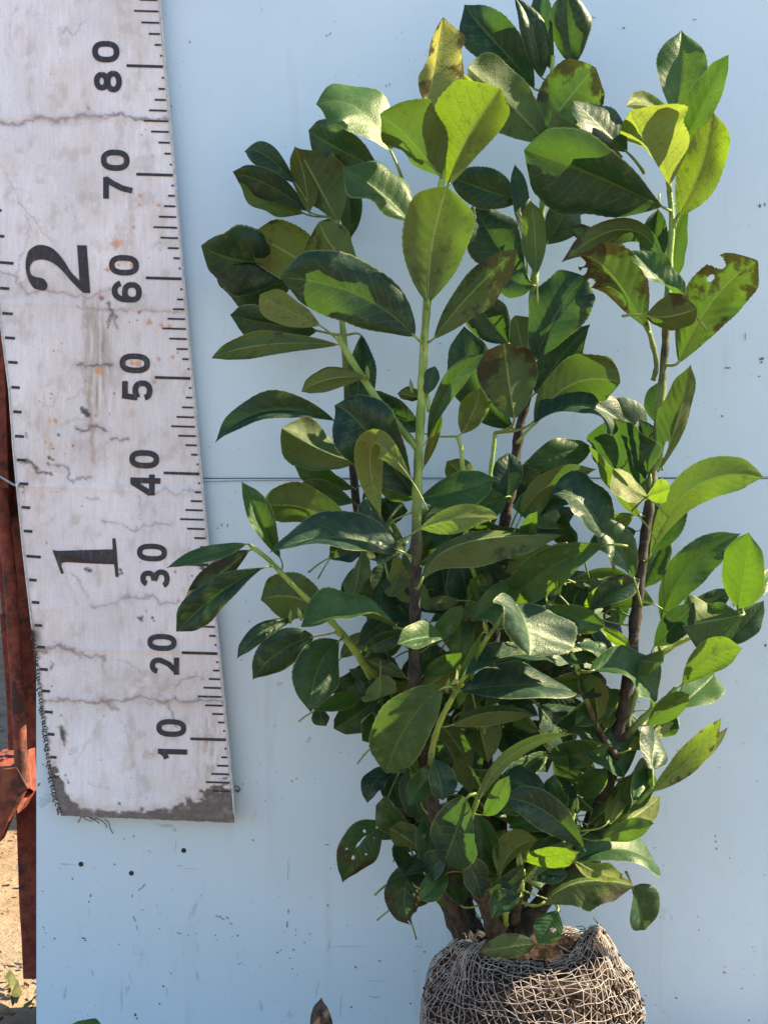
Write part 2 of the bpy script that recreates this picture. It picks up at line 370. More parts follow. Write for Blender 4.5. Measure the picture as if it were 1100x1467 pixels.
for x, y in ((263.5,1218.5),(116.5,1238),(188.5,1251)):
    mb = MB(); c = P(x, y, .001); n = 14; r = .0027
    vs_ = [c+Vector((r*math.cos(2*math.pi*k/n), 0, r*math.sin(2*math.pi*k/n))) for k in range(n)]
    vs2 = [c+Vector((r*.7*math.cos(2*math.pi*k/n), -.0016, r*.7*math.sin(2*math.pi*k/n))) for k in range(n)]
    vs3 = [c+Vector((r*.3*math.cos(2*math.pi*k/n), -.0009, r*.3*math.sin(2*math.pi*k/n))) for k in range(n)]
    mb.add(vs_+vs2+vs3, [(k, n+k, n+(k+1)%n, (k+1)%n)[::-1] for k in range(n)]+[(n+k, 2*n+k, 2*n+(k+1)%n, n+(k+1)%n)[::-1] for k in range(n)]+[tuple(range(2*n,3*n))])
    mb.build('screw', M['dark'], panel)
# wire along the joint, and its loose end left of the ruler
mb = MB(); mb.tube(crom([P(x, y, d) for x, y, d in [(284,690.5,.006),(330,689,.004),(400,688,.0045),(520,686.6,.004),(700,685.6,.004),(900,684.4,.004),(1098,683,.004),(1183,682.5,.004)]]), .0006, 6)
mb.tube(crom([P(x, y, d) for x, y, d in [(-20,676,-.01),(0,682.5,.0),(10,688,.006),(20,694,.015),(27,696,.02),(34,697,.024)]]), .0014, 6)
tag(mb.build('tie_wire', M['wire']), 'thin grey wire running level across the board joint behind the plant and ruler', 'wire')

# ------------------------------------------------------------------ ruler banner
LE = [(-150,-60),(380,-6),(470,2.5),(560,14),(646,20),(790,34),(900,47),(1000,58),(1060,66),(1100,70.5),(1130,76),(1150,81),(1169,88)]
RE = [(-150,216),(0,229),(97,237),(251,251),(401,263.5),(541,276),(679,289),(800,300.5),(937,315),(1060,327),(1130,333),(1178,336)]
def le(y): return np.interp(y, [a for a,_ in LE], [b for _,b in LE])
def re_(y): return np.interp(y, [a for a,_ in RE], [b for _,b in RE])
def tdep(x, y):
    x = np.asarray(x, float); y = np.asarray(y, float)
    d = .013+.004*np.sin(y/210+x/170)+.0022*np.sin(x/60+y/330+1)+.008*np.clip((y-950)/230,0,1)**2+.010*np.clip((70-(x-le(y)))/70,0,1)**2*np.clip((1100-y)/400,0,1)
    for yc, k, a in ((168,.03,.0007),(437,.02,.0005),(870,-.03,.0005),(1003,.02,.0008),(700,.05,.001),(930,.02,.001)):
        d = d+a*np.exp(-((y-yc-k*(x-150))/5.0)**2)
    return d
def TP(x, y, off=0.0): return P(float(x), float(y), float(tdep(x, y))+off)
banner = empty('ruler_banner', TP(140, 1170)); banner.location.z = 0.2
tag(banner, 'worn white cloth ruler with black numbers 10 to 80 hanging at left', 'measuring banner')
def seg_dist(x, y, pts):
    dm = np.full(x.shape, 1e9)
    for (x0,y0),(x1,y1) in zip(pts[:-1], pts[1:]):
        L = (x1-x0)**2+(y1-y0)**2; t = np.clip(((x-x0)*(x1-x0)+(y-y0)*(y1-y0))/L, 0, 1)
        dm = np.minimum(dm, np.hypot(x-x0-t*(x1-x0), y-y0-t*(y1-y0)))
    return dm
def build_banner():
    st = 1.25; ys = np.arange(-120, 1180, st); nu = int(262/st); U = np.linspace(0, 1, nu)
    Y0, UU = np.meshgrid(ys, U, indexing='ij')
    L_ = le(Y0); R_ = re_(Y0)
    # ragged left edge low down
    rag = np.clip((Y0-895)/60, 0, 1)
    L_ = L_+rag*(4*(vn(Y0/5, Y0*0, 4)-.3)+3*(vn(Y0/2.2, Y0*0, 9)-.5))
    X = L_+(R_-L_)*UU
    Y = np.minimum(Y0, 1168+ (X-88)/247*10+1.2*vn(X/6, X*0, 3))
    D = tdep(X, Y)
    k = (CAMD-D)/CAMD
    V = np.stack([(X-550)*PXM*k, -D, ZC+(733.5-Y)*PXM*k], -1).reshape(-1, 3)
    ny = len(ys); idx = np.arange(ny*nu).reshape(ny, nu)
    F = np.stack([idx[:-1,:-1], idx[1:,:-1], idx[1:,1:], idx[:-1,1:]], -1).reshape(-1, 4)
    me = bpy.data.meshes.new('cloth'); me.vertices.add(len(V)); me.vertices.foreach_set('co', V.ravel())
    me.loops.add(F.size); me.loops.foreach_set('vertex_index', F.ravel()); me.polygons.add(len(F))
    me.polygons.foreach_set('loop_start', np.arange(0, F.size, 4)); me.polygons.foreach_set('loop_total', np.full(len(F), 4)); me.update(); me.validate()
    # wear colours
    x, y = X, Y
    base = np.array([.74,.735,.765]); c = np.ones(X.shape+(3,))*base
    f1 = fbm(x/60, y/90, 1)[...,None]; c = c*(.80+.36*f1)
    warm = np.clip((fbm(x/35, y/60, 2)-.52)*4, 0, 1)[...,None]; c = c*(1-warm*.35)+np.array([.56,.46,.36])*warm*.35
    fib = (fbm(x/2.0, y/28, 5)-.5)[...,None]; c = c*(1+.22*fib)
    def over(mask, col):
        nonlocal c; m = np.clip(mask, 0, 1)[...,None]; c = c*(1-m)+np.array(col)*m
    # brown weathering streak and stains
    cx = 133+12*np.sin(y/70); s1 = np.exp(-((x-cx)/22)**2)*np.exp(-((y-520)/110)**2)*np.clip(fbm(x/4, y/40, 7)*2-.5, 0, 1)
    over(s1*.95, (.27,.19,.12))
    over(np.exp(-((x-52)/18)**2)*np.exp(-((y-690)/50)**2)*.5*fbm(x/8,y/12,8), (.45,.28,.12))
    over(np.exp(-((x-300)/16)**2)*np.exp(-((y-1075)/45)**2)*np.clip(fbm(x/4,y/14,3)*2-.6,0,1), (.33,.22,.14))
    over(np.exp(-((x-215)/50)**2)*np.exp(-((y-985)/22)**2)*.6*np.clip(fbm(x/10,y/8,3)*2-.5,0,1), (.35,.28,.22))
    over(np.exp(-((x-185)/18)**2)*np.exp(-((y-345)/60)**2)*.45*np.clip(fbm(x/6,y/25,3)*2-.6,0,1), (.50,.34,.2))
    over(np.exp(-((x-70)/20)**2)*np.exp(-((y-610)/60)**2)*.6*np.clip(fbm(x/4,y/18,13)*2-.7,0,1), (.52,.33,.14))
    over(np.clip((fbm(x/16, y/22, 21)-.56)*5, 0, 1)*.38, (.42,.35,.29))
    # cracks
    jx = x+5*(fbm(x/7, y/7, 11, 3)-.5)*2; jy = y+5*(fbm(x/7, y/7, 14, 3)-.5)*2
    z3 = 3.12; r1 = lambda pts: [(a/z3, b/z3) for a, b in pts]; r2 = lambda pts: [(a/z3, 470+b/z3) for a, b in pts]; r3 = lambda pts: [(a/2.589, 900+b/2.589) for a, b in pts]
    cr = [(r1([(0,548),(80,558),(160,525),(260,540),(380,515),(480,520),(520,508),(640,535),(755,532)]), 1.6, .75, (.20,.17,.19)),
        (r1([(0,548),(80,558),(160,525),(260,540),(380,515),(480,520)]), 5, .35, (.42,.36,.33)),
        (r1([(275,140),(300,120),(325,158),(350,125),(385,100)]), 1.3, .5, (.35,.33,.38)), (r1([(395,455),(400,495)]), 1, .6, (.2,.2,.25)),
        (r1([(25,770),(110,930),(170,1000),(235,1085)]), .9, .5, (.38,.36,.38)), (r1([(110,930),(135,1020),(100,1140),(75,1240)]), .9, .5, (.38,.36,.38)),
        (r1([(0,1220),(60,1235),(120,1310),(190,1300),(255,1305),(400,1330),(440,1310),(500,1300)]), 1.3, .6, (.30,.25,.25)),
        (r1([(340,1375),(480,1380),(570,1390),(640,1385),(700,1392),(815,1398)]), 1.2, .55, (.33,.28,.27)), (r1([(380,1340),(395,1400),(380,1467)]), 3, .45, (.33,.24,.18)),
        (r1([(490,1350),(500,1410),(480,1467)]), 2.0, .8, (.12,.09,.07)), (r1([(515,1410),(520,1467)]), 1.6, .7, (.12,.09,.07)), (r1([(80,30),(60,70),(45,120),(50,180)]), 1, .35, (.4,.38,.42)),
        (r1([(100,1120),(75,1200),(70,1290)]), .9, .4, (.38,.36,.38)), (r1([(298,920),(298,945)]), .9, .5, (.38,.36,.38)),
        (r2([(340,165),(420,170),(500,163)]), 1.5, .85, (.15,.13,.13)), (r2([(340,452),(380,458),(430,437),(480,460)]), 1.5, .85, (.13,.12,.12)), (r2([(495,495),(575,496)]), 1.3, .75, (.2,.18,.18)),
        (r2([(400,220),(400,340),(415,500),(415,600)]), 3.0, .45, (.36,.26,.18)), (r2([(375,170),(378,300)]), 1.3, .4, (.36,.26,.18)), (r2([(305,330),(330,310),(360,285)]), 1, .5, (.35,.33,.38)),
        (r2([(195,350),(240,340),(265,280)]), .9, .4, (.4,.38,.42)), (r2([(270,440),(340,400),(400,420)]), .9, .4, (.4,.38,.42)),
        (r2([(90,600),(145,600),(170,640),(230,652)]), 2.2, .9, (.14,.12,.12)), (r2([(220,610),(270,612),(300,630),(305,670),(330,690),(360,670),(410,675)]), 1.4, .7, (.22,.2,.2)),
        (r2([(375,760),(440,758)]), 1.2, .5, (.3,.28,.28)), (r2([(455,870),(520,875),(570,885),(605,915),(640,885),(720,875),(770,875)]), 1.2, .6, (.28,.26,.27)),
        (r2([(700,740),(740,715),(790,750),(830,720),(890,735)]), 1.2, .5, (.32,.3,.3)), (r2([(620,750),(630,850)]), .9, .4, (.38,.36,.4)), (r2([(320,1095),(360,1140),(388,1190)]), .9, .5, (.35,.33,.35)),
        (r2([(410,1250),(500,1230),(570,1200),(640,1210),(690,1200),(720,1230),(800,1225)]), 1.4, .55, (.3,.27,.26)), (r2([(570,1160),(578,1200)]), .9, .5, (.3,.27,.26)),
        (r2([(180,1440),(240,1420),(300,1430),(360,1467)]), 1.6, .6, (.3,.25,.22)), (r2([(355,170),(300,195)]), .8, .3, (.4,.38,.4)), (r2([(105,690),(110,800)]), .7, .7, (.25,.22,.22)),
        (r3([(140,85),(170,85),(230,65),(270,80),(320,100),(380,108)]), 1.8, .7, (.26,.21,.19)), (r3([(380,108),(382,150)]), 1, .5, (.33,.28,.26)), (r3([(440,115),(480,130),(520,165)]), 1, .45, (.38,.34,.33)),
        (r3([(170,268),(250,268),(320,272),(370,280),(400,268),(450,268),(510,255),(560,260),(600,275),(640,262),(700,272),(835,270)]), 1.6, .75, (.26,.21,.19)),
        (r3([(380,262),(410,290),(440,305)]), 3.5, .6, (.26,.2,.17)), (r3([(655,220),(690,185),(730,180),(760,190)]), 1.3, .6, (.28,.24,.22)), (r3([(620,262),(632,300),(640,340),(655,365)]), 1.5, .6, (.28,.24,.22)),
        (r3([(430,300),(470,380),(500,480),(520,620)]), 1, .35, (.38,.34,.33)), (r3([(380,330),(330,420),(280,500)]), 1, .3, (.42,.38,.37)), (r3([(500,250),(560,290)]), 1, .4, (.38,.34,.33)), (r3([(605,230),(560,285)]), 1, .4, (.38,.34,.33)),
        (r3([(190,130),(195,150)]), 2, .8, (.2,.14,.1)), (r3([(225,370),(238,400),(238,435)]), 2.0, .9, (.10,.07,.06)), (r3([(240,400),(240,440)]), 1.3, .8, (.3,.2,.12)), (r3([(320,572),(360,580),(405,600)]), .8, .4, (.4,.36,.4))]
    for pts, wd, al, col in cr:
        dd = seg_dist(jx, jy, pts); over(min(1,al*1.15)*np.exp(-(dd/(wd*(.45+1.3*vn(x/9,y/9,15))))**2), col)
        if wd < 2: over(.5*al*np.exp(-(dd/(wd*4))**2)*fbm(x/5,y/5,3), col)
    # rust and dark spots
    for a, b, r, k in [(522,1090,24,'r'),(480,1205,12,'r'),(455,1332,13,'d'),(600,1016,9,'r'),(592,1185,12,'r'),(530,1185,7,'r'),(625,915,7,'r'),(627,876,9,'r'),(597,862,5,'r'),(710,917,9,'r'),(685,905,3,'d'),(681,697,6,'r'),(665,1152,5,'r'),(625,1395,9,'d'),(615,1432,5,'d'),(668,1442,14,'r'),(722,1455,9,'r'),(760,1458,9,'r'),(715,1085,5,'r'),(580,1440,5,'r'),(650,580,3,'k'),(630,600,3,'k'),(637,605,2,'k'),(645,590,2,'k'),(297,383,3,'d'),(229,330,3,'k'),(720,1120,4,'r')]:
        rr = r/z3*(.6+.8*vn(x/2.5, y/2.5, 6)); m = np.exp(-(np.hypot(x-a/z3, y-b/z3)/rr)**4); over(m*(.8 if k=='r' else .85), {'r':(.62,.27,.09),'d':(.35,.09,.05),'k':(.06,.05,.05)}[k])
    for a, b, r, k in [(445,192,20,'r'),(618,160,15,'r'),(590,155,10,'r'),(710,140,10,'r'),(775,130,8,'r'),(795,110,6,'r'),(690,240,8,'r'),(277,68,5,'r'),(242,102,4,'d'),(384,235,4,'d'),(512,293,5,'d'),(492,385,5,'r'),(430,392,8,'r'),(230,293,5,'d'),(227,315,4,'d'),(177,328,4,'d'),(248,412,10,'r'),(254,422,5,'r'),(224,415,6,'r'),(327,527,6,'d'),(230,517,6,'r'),(205,510,5,'r'),(240,540,4,'k'),(263,478,7,'k'),(222,580,8,'k'),(238,588,5,'k'),(118,480,4,'k'),(118,470,3,'k'),(120,488,4,'k'),(172,650,4,'d'),(160,608,3,'d'),(228,652,4,'d'),(250,640,3,'d'),(230,732,3,'d'),(258,732,3,'d'),(293,563,3,'d'),(784,1090,6,'d'),(783,1060,3,'k'),(628,1046,3,'k'),(375,370,12,'k'),(385,380,14,'k'),(397,388,12,'k'),(368,360,8,'k'),(385,1078,8,'k'),(398,1083,10,'k'),(408,1085,7,'k'),(540,1080,7,'k'),(545,1095,6,'k'),(535,1100,5,'k'),(630,1300,11,'k'),(618,1295,5,'k'),(640,1290,5,'k'),(682,1295,8,'k'),(690,1308,5,'k'),(655,1265,3,'k'),(860,1108,4,'k'),(905,1070,12,'k'),(915,1080,10,'k'),(895,1062,8,'k'),(908,1095,6,'k'),(930,1060,8,'k'),(367,795,3,'k'),(210,960,4,'d')]:
        rr = r/z3*(.7+.8*vn(x/2., y/2., 6)); m = np.exp(-(np.hypot(x-a/z3, y-470-b/z3)/rr)**4); over(m*(.8 if k=='r' else .9), {'r':(.62,.28,.10),'d':(.38,.10,.05),'k':(.035,.033,.035)}[k])
    for a, b, r, k in [(228,323,4,'k'),(193,215,3,'k'),(387,325,3,'k'),(260,466,3,'k'),(377,488,3,'k'),(255,572,5,'k'),(245,545,4,'k'),(222,547,3,'k'),(250,560,3,'k'),(228,570,3,'k'),(487,555,2,'k'),(444,650,6,'k'),(527,672,9,'k'),(545,468,18,'r'),(570,470,12,'r'),(291,655,4,'k'),(230,385,8,'k'),(232,400,8,'k'),(238,412,6,'k')]:
        rr = r/2.589*(.6+.8*vn(x/2., y/2., 6)); m = np.exp(-(np.hypot(x-a/2.589, y-900-b/2.589)/rr)**4); over(m*(.45 if k=='r' else .9), {'r':(.50,.30,.14),'k':(.05,.045,.04)}[k])
    spk = np.clip((vn(x/1.6, y/1.6, 31)-.965)*40, 0, 1)*np.clip((y-450)/300, 0, 1); over(spk*.6, (.12,.10,.10))
    # muddy lower hem and corners
    yb = 1168+(x-88)/247*10
    hem = np.interp(x, [60,85,100,125,150,200,235,262,290,320,340], [100,60,26,14,12,12,16,26,40,56,64])
    nse = fbm(x/9, y/6, 40); lvl = (yb-y)-hem*(.55+.9*nse)
    over(np.clip((30-(yb-y))/40, 0, 1)*np.clip(fbm(x/8,y/6,77)*3-1,0,1)*.45, (.40,.31,.22)); over(np.clip(-lvl/5, 0, 1)*.93*(.75+.25*np.clip(nse*2,0,1)), (.060,.043,.032))
    over(np.clip(-lvl/3, 0, 1)*np.clip((fbm(x/4, y/3, 44)-.55)*6, 0, 1)*.5, (.21,.165,.12))
    over(np.clip(1-np.abs(lvl-3)/6, 0, 1)*.5*fbm(x/4,y/3,46), (.36,.29,.22))
    ed = (R_+0*x)-x; over(np.clip(1-ed/(2+5*vn(y/6,y*0,50)),0,1)*np.clip((y-640)/60,0,1)*np.clip(fbm(x/3,y/12,51)*2-.5,0,1)*.8, (.07,.06,.06))
    el = x-L_; over(np.clip(1-el/(2.5+7*vn(y/7,y*0,52)),0,1)*np.clip((y-885)/30,0,1)*.85, (.09,.08,.065))
    over(np.exp(-np.hypot((x-52)/8,(y-912)/16)**2)*.9, (.12,.10,.07))
    col = np.concatenate([np.clip(c, .01, .9), np.ones(X.shape+(1,))], -1)
    at = me.color_attributes.new('wear', 'FLOAT_COLOR', 'POINT'); at.data.foreach_set('color', col.reshape(-1).astype(np.float32))
    me.materials.append(M['tape'])
    o = link('cloth', me, None, banner)
    return o
build_banner()
def strip(mb, pts, half, off):
    n = len(pts); A = [np.array(p, float) for p in pts]; vs_ = []
    for i in range(n):
        t = A[min(i+1,n-1)]-A[max(i-1,0)]; t /= np.hypot(*t); nn = np.array([-t[1], t[0]])
        for s in (-1, 1): q = A[i]+nn*half*s; vs_.append(TP(q[0], q[1], off))
    mb.add(vs_, [(2*i, 2*i+1, 2*i+3, 2*i+2) for i in range(n-1)])
# centimetre ticks, right edge
yc = {-10:1310,0:1184,5:1122,10:1060,15:996,20:937,25:874.5,30:811,35:745,40:679,45:610,50:541,55:472,60:400,65:326,70:251,75:174,80:96.5,85:16,90:-64}
ks = sorted(yc); pf = np.polyfit(ks, [yc[k] for k in ks], 4)
def ycm(k): return float(np.polyval(pf, k))
for k in range(4, 89):
    y = ycm(k); e = float(re_(y))-3.2; m = k % 10
    L_ = {0:51,1:2.6,2:9,3:16,4:25,5:34,6:25,7:16,8:9,9:3}[m] * (1.0 if y > 300 else 1.02)
    mb = MB(); n = max(2, int(L_/4)+1)
    strip(mb, [(e-L_+L_*i/(n-1), y-.03*(L_-L_*i/(n-1))+.4*math.sin(k)) for i in range(n)], 2.0 if m == 0 else 1.35, .0007)
    mb.build('tick_mark', M['ink'], banner)
for y, x1 in [(264,0),(301,3),(338,7),(376,20),(413,14),(449,19),(484,22),(519,26),(555,29),(590,31.5),(625,35),(659,38),(693,41),(727,44),(761,47),(797,59),(831,53),(863,57),(896,61),(927,65),(959,69),(990,72),(1020,76),(1052,78.5),(1085,81.5),(1113,85)]:
    x0 = max(float(le(y))+3.5, x1-22); x0 = min(x0, x1-9)
    mb = MB(); strip(mb, [(x0+(x1-x0)*i/3, y-.4+.08*(x1-x0)*i/3) for i in range(4)], 2.0, .0007); mb.build('tick_mark', M['ink'], banner)
# numerals: unit box, x reading direction, y up; drawn turned a quarter anticlockwise
def arc(cx, cy, rx, ry, a0, a1, n=18, e=2.3):
    out = []
    for i in range(n+1):
        a = math.radians(a0+(a1-a0)*i/n); c = math.cos(a); s = math.sin(a)
        out.append((cx+rx*math.copysign(abs(c)**(2/e), c), cy+ry*math.copysign(abs(s)**(2/e), s)))
    return out
def stroke_digits(W, H, t):
    hx = t/2/W; hy = t/2/H; D = {}
    D['0'] = [('s', arc(.5,.5,.5-hx,.5-hy,0,360,36,2.5))]
    D['8'] = [('s', arc(.5,.72,.43-hx,.28-hy,0,360,28,2.2)), ('s', arc(.5,.27,.5-hx,.27,0,360,28,2.2))]
    D['8'][1] = ('s', arc(.5,.275+hy*.3,.5-hx,.275-hy*.7,0,360,28,2.2))
    D['6'] = [('s', arc(.5,.33,.5-hx,.33-hy,0,360,30,2.3)), ('s', arc(.55,.5,.55-hx,.5-hy,195,28,22,2.3))]
    D['3'] = [('s', arc(.46,.73,.44-hx,.27-hy,165,-75,20,2.2)+[(.36,.525)]), ('s', [(.36,.525)]+arc(.46,.285,.52-hx,.285-hy,80,-160,24,2.2))]
    D['2'] = [('s', arc(.5,.70,.48-hx,.30-hy,170,-28,18,2.2)+[(.62,.36),(.36,.20),(.17,.06)]), ('s', [(.0,hy),(1,hy)])]
    D['5'] = [('s', [(.93,1-hy),(.14,1-hy)]), ('s', [(.18,1),(.10,.50)]), ('s', [(.10,.50)]+arc(.47,.33,.52-hx,.33-hy,125,-165,26,2.3))]
    D['7'] = [('s', [(0,1-hy),(1,1-hy)]), ('s', [(.93,.94),(.70,.66),(.50,.35),(.40,0)])]
    D['4'] = [('s', [(0,.28),(1,.28)]), ('s', [(.70,0),(.70,1)]), ('s', [(.63,.95),(.08,.32)])]
    D['1'] = [('s', [(.62,0),(.62,1)]), ('s', [(.55,.86),(.40,.76),(.14,.70)])]
    return D
def numeral(ch, cx, cy, W, H, t):
    D = stroke_digits(W, H, t)[ch]; mb = MB()
    for i, (_, pts) in enumerate(D):
        q = [(cx-(y-.5)*H+(.5-x)*0, cy-(x-.5)*W-.035*(0)+.0) for x, y in pts]
        q = [(x, y+.03*(x-cx)) for x, y in q]
        strip(mb, dens(q), t/2, .0007+.00012*i)
    mb.build('numeral', M['ink'], banner)
def dens(q, st=3.0):
    out = [q[0]]
    for a, b in zip(q[:-1], q[1:]):
        n = max(1, int(math.hypot(b[0]-a[0], b[1]-a[1])/st))
        for i in range(1, n+1): out.append((a[0]+(b[0]-a[0])*i/n, a[1]+(b[1]-a[1])*i/n))
    return out
for ch, cx, cy, W, H in [('0',152,74,31,39),('8',155,116.5,31,40),('0',165.5,229.5,30.5,41),('7',169,269.5,31,41.5),('0',178,380,29.5,43),('6',182,418.5,29.5,43),('0',193.5,520.5,28.5,43.5),('5',197,558.5,28,43.5),
    ('0',207,658,26.5,43),('4',208.5,694.5,30,43),('0',218,791.6,25.5,43),('3',222.3,828,26,42),('0',232.3,920.5,24.5,42),('2',235.8,954,24.5,42),('0',245.6,1043,25.5,43),('1',247.5,1079.5,21,42)]:
    numeral(ch, cx, cy, W, H, 8.2 if cy < 700 else 7.6)
def poly_print(pts):
    bm = bmesh.new(); vs_ = [bm.verts.new(TP(x, y, .0008)) for x, y in dens(pts+[pts[0]], 4)[:-1]]
    f = bm.faces.new(vs_); f.normal_update(); bmesh.ops.triangulate(bm, faces=[f], ngon_method='EAR_CLIP')
    bmesh.ops.recalc_face_normals(bm, faces=bm.faces)
    me = bpy.data.meshes.new('numeral'); bm.to_mesh(me); bm.free(); link('numeral', me, M['ink'], banner, False)
two_o = crom([(185,1298),(150,1285),(124,1235),(116,1180),(128,1125),(158,1100),(190,1095),(236,1110),(280,1155),(318,1215),(352,1250)], 4)
two_i = crom([(372,1308),(325,1262),(275,1205),(232,1172),(190,1160),(152,1168),(136,1195),(140,1225),(160,1238)], 4)
two_t = crom([(160,1238),(195,1246),(214,1272),(206,1296),(185,1298)], 4)
poly_print([(a/3.12, b/3.12) for a, b in [tuple(p) for p in two_o]+[(357,1255),(346,1096),(389,1097),(405,1311),(372,1308)]+[tuple(p) for p in two_i[1:]]+[tuple(p) for p in two_t[1:-1]]])
poly_print([(a/3.12, 470+b/3.12) for a, b in [(236,992),(262,996),(380,992),(505,989),(503,940),(517,940),(523,1000),(531,1112),(518,1113),(511,1056),(400,1052),(300,1046),(278,1050),(276,1064),(287,1096),(275,1099)]])
# stitched hems and frayed threads
mb = MB(); mb.tube([TP(float(re_(y))+.3, y, .0008) for y in range(-120, 1176, 9)], .0011, 5); 
for i in range(0, 800):
    y = -110+i*1.6; x = float(re_(y))
    if y < 1120: mb.tube([TP(x-1.6, y, .0013), TP(x+1.2, y+.9, .0016)], .00035, 3, cap=False)
tag(mb.build('hem', M['thread'], banner), kind='stuff')
mb = MB(); mb.tube([TP(float(le(y))-.3, y, .0008) for y in range(380, 905, 9)], .0010, 5)
for i in range(0, 320):
    y = 384+i*1.6; x = float(le(y)); mb.tube([TP(x-1.3, y, .0013), TP(x+1.8, y+.9, .0016)], .0003, 3, cap=False)
tag(mb.build('hem', M['thread'], banner), kind='stuff')
mb = MB(); y = 905.
while y < 1166:
    x = float(le(y))+1; L_ = random.uniform(2, 5)
    mb.tube([TP(x+2, y, .001), TP(x-L_*.5, y+random.uniform(-1,1), .0015), TP(x-L_, y+random.uniform(1,4), .001), TP(x-L_*.4, y+random.uniform(3,5), .0)], [.0006,.0009,.0007,.0003], 5)
    y += random.uniform(3.0, 6.5)
for x0, y0, pts in [(117,1168,[(0,0),(-2,6),(-5,9)]),(118,1169,[(0,0),(6,5),(14,8)]),(128,1170,[(0,0),(5,4),(12,7),(14,10)]),(137,1172,[(0,0),(8,3),(16,10),(15,14)]),(150,1174,[(0,0),(6,4),(8,12),(12,20)]),(335,1128,[(0,0),(5,-2),(9,2),(6,5),(2,4)]),(337,1132,[(0,0),(4,3),(7,0)]),(118,1170,[(0,0),(8,0),(20,4)])]:
    mb.tube([P(x0+a, y0+b, .012-.001*i) for i, (a, b) in enumerate([p[:2] for p in crom(pts, 3)])], .00045, 4)
tag(mb.build('frayed_edge', M['fray'], banner), kind='stuff')

# ------------------------------------------------------------------ rusty frame behind the panel's left edge
frame = empty('steel_frame', P(30, 1400, -.25)); frame.location.z = 0
tag(frame, 'rusty red steel frame post and braces standing left of the blue board wall', 'steel frame')
prism([(-60,380),(0,380),(52.8+14,380),(66,905),(66,1150),(66,1403),(33.5,1403),(31,1345),(28,1300),(24,1180),(22,1150),(24,1090),(17,1060),(14,1010),(8,905),(3,880),(-2,820),(-60,700)], -.06, .004, 'post', M['rust'], frame)
prism([(-60,380),(-4,380),(4,470),(9,560),(14,740),(-60,740)], -.035, .02, 'plate', M['rust'], frame)
prism([(8,880),(14,940),(17,1010),(22,1075),(12,1075),(10,1010),(5,940),(0,880)], -.04, .01, 'angle_flange', M['rust'], frame)
mb = MB(); mb.tube(crom([P(x, y, -.022) for x, y in [(2,700),(8,760),(12,800),(17,860),(22,940),(27,1020),(30,1075),(31,1110),(29,1130),(20,1150),(6,1175)]]), [.0072]*81, 10, bump=.12)
mb.build('rod', M['rust'], frame)
prism([(40,1074,-.025),(47,1073,-.04),(49.5,1125,-.042),(50,1135,-.042),(43,1130,-.03),(40,1128,-.025)], -.03, .012, 'lug', M['rust'], frame)
prism([(24,1138,-.022),(42,1130,-.048),(49,1131,-.052),(44,1141,-.042),(25,1168,-.020)], -.028, .03, 'gusset', M['rust'], frame)
prism([(-60,1230),(-60,1100),(0,1101),(24,1100),(38,1128),(40,1131),(28,1140),(0,1207)], -.012, .02, 'brace', M['rust'], frame)
prism([(-60,1100,-.02),(-10,1099,-.02),(12,1077,-.07),(24,1077,-.075),(25,1100,-.025)], -.045, .05, 'beam', M['rust'], frame)
# unseen plate added behind the panel to shade the frame, gap lets sun through
mb = MB(); xa = P(61, 0, -.019).x
for y0, y1 in ((-650, 1015), (1140, 1500)):
    mb.box((xa, .0195, P(0, y1).z), (xa+.005, .15, P(0, y0).z))
mb.build('shade_plate', M['rust'], frame, False)
# unseen block wall added behind the panel to shade the ground beyond
bw = empty('shade_wall', (.95, 6, 0)); tag(bw, 'tall unseen grey block wall added behind the painted panel to shade the ground', 'wall')
for k in range(16):
    mb = MB(); 
    for j in range(28): mb.box((.95+.001*(k%2), 1.35+j*.4+(.2 if k%2 else 0), k*.25), (1.15, 1.35+j*.4+.393+(.2 if k%2 else 0), k*.25+.243))
    mb.build('shade_wall_course', M['block'], bw, False)
# weeds at the post's foot
mb = MB()
for i in range(34):
    x = random.uniform(-.46, -.40); y = random.uniform(.08, .30); a = random.uniform(0, 6.28); L_ = random.uniform(.01, .03); z = random.uniform(0, .01)
    c = Vector((x, y, z)); d = Vector((math.cos(a), math.sin(a), random.uniform(.2, 1.0))).normalized(); s = d.cross(Vector((0,0,1))).normalized()*L_*.22
    mb.add([c, c+d*L_*.5+s, c+d*L_, c+d*L_*.5-s], [(0,1,2,3)])
tag(mb.build('weeds', M['weed']), 'small green weeds growing by the foot of the rusty post', 'weeds', kind='stuff')
mb = MB(); rs = random.Random(4)
for i in range(900):
    x = rs.uniform(-1.2, -.36); y = rs.uniform(.02, 2.5); r = rs.uniform(.002, .009); c = Vector((x,y,0.002))
    ring = [c+Vector((r*rs.uniform(.7,1.2)*math.cos(k*1.2566), r*rs.uniform(.7,1.2)*math.sin(k*1.2566), 0)) for k in range(5)]
    mb.add(ring+[c+Vector((0,0,r*rs.uniform(.4,.8)))], [(k,(k+1)%5,5) for k in range(5)])
tag(mb.build('gravel', M['ground'], None, False), 'loose grit scattered over the sandy ground beyond the rusty frame', 'gravel', kind='stuff')
# ------------------------------------------------------------------ the laurel
plant = empty('laurel_plant', P(755, 1467, .17)); plant.location.z = 0
tag(plant, 'young cherry laurel with broad glossy leaves growing from a netted root ball', 'shrub')
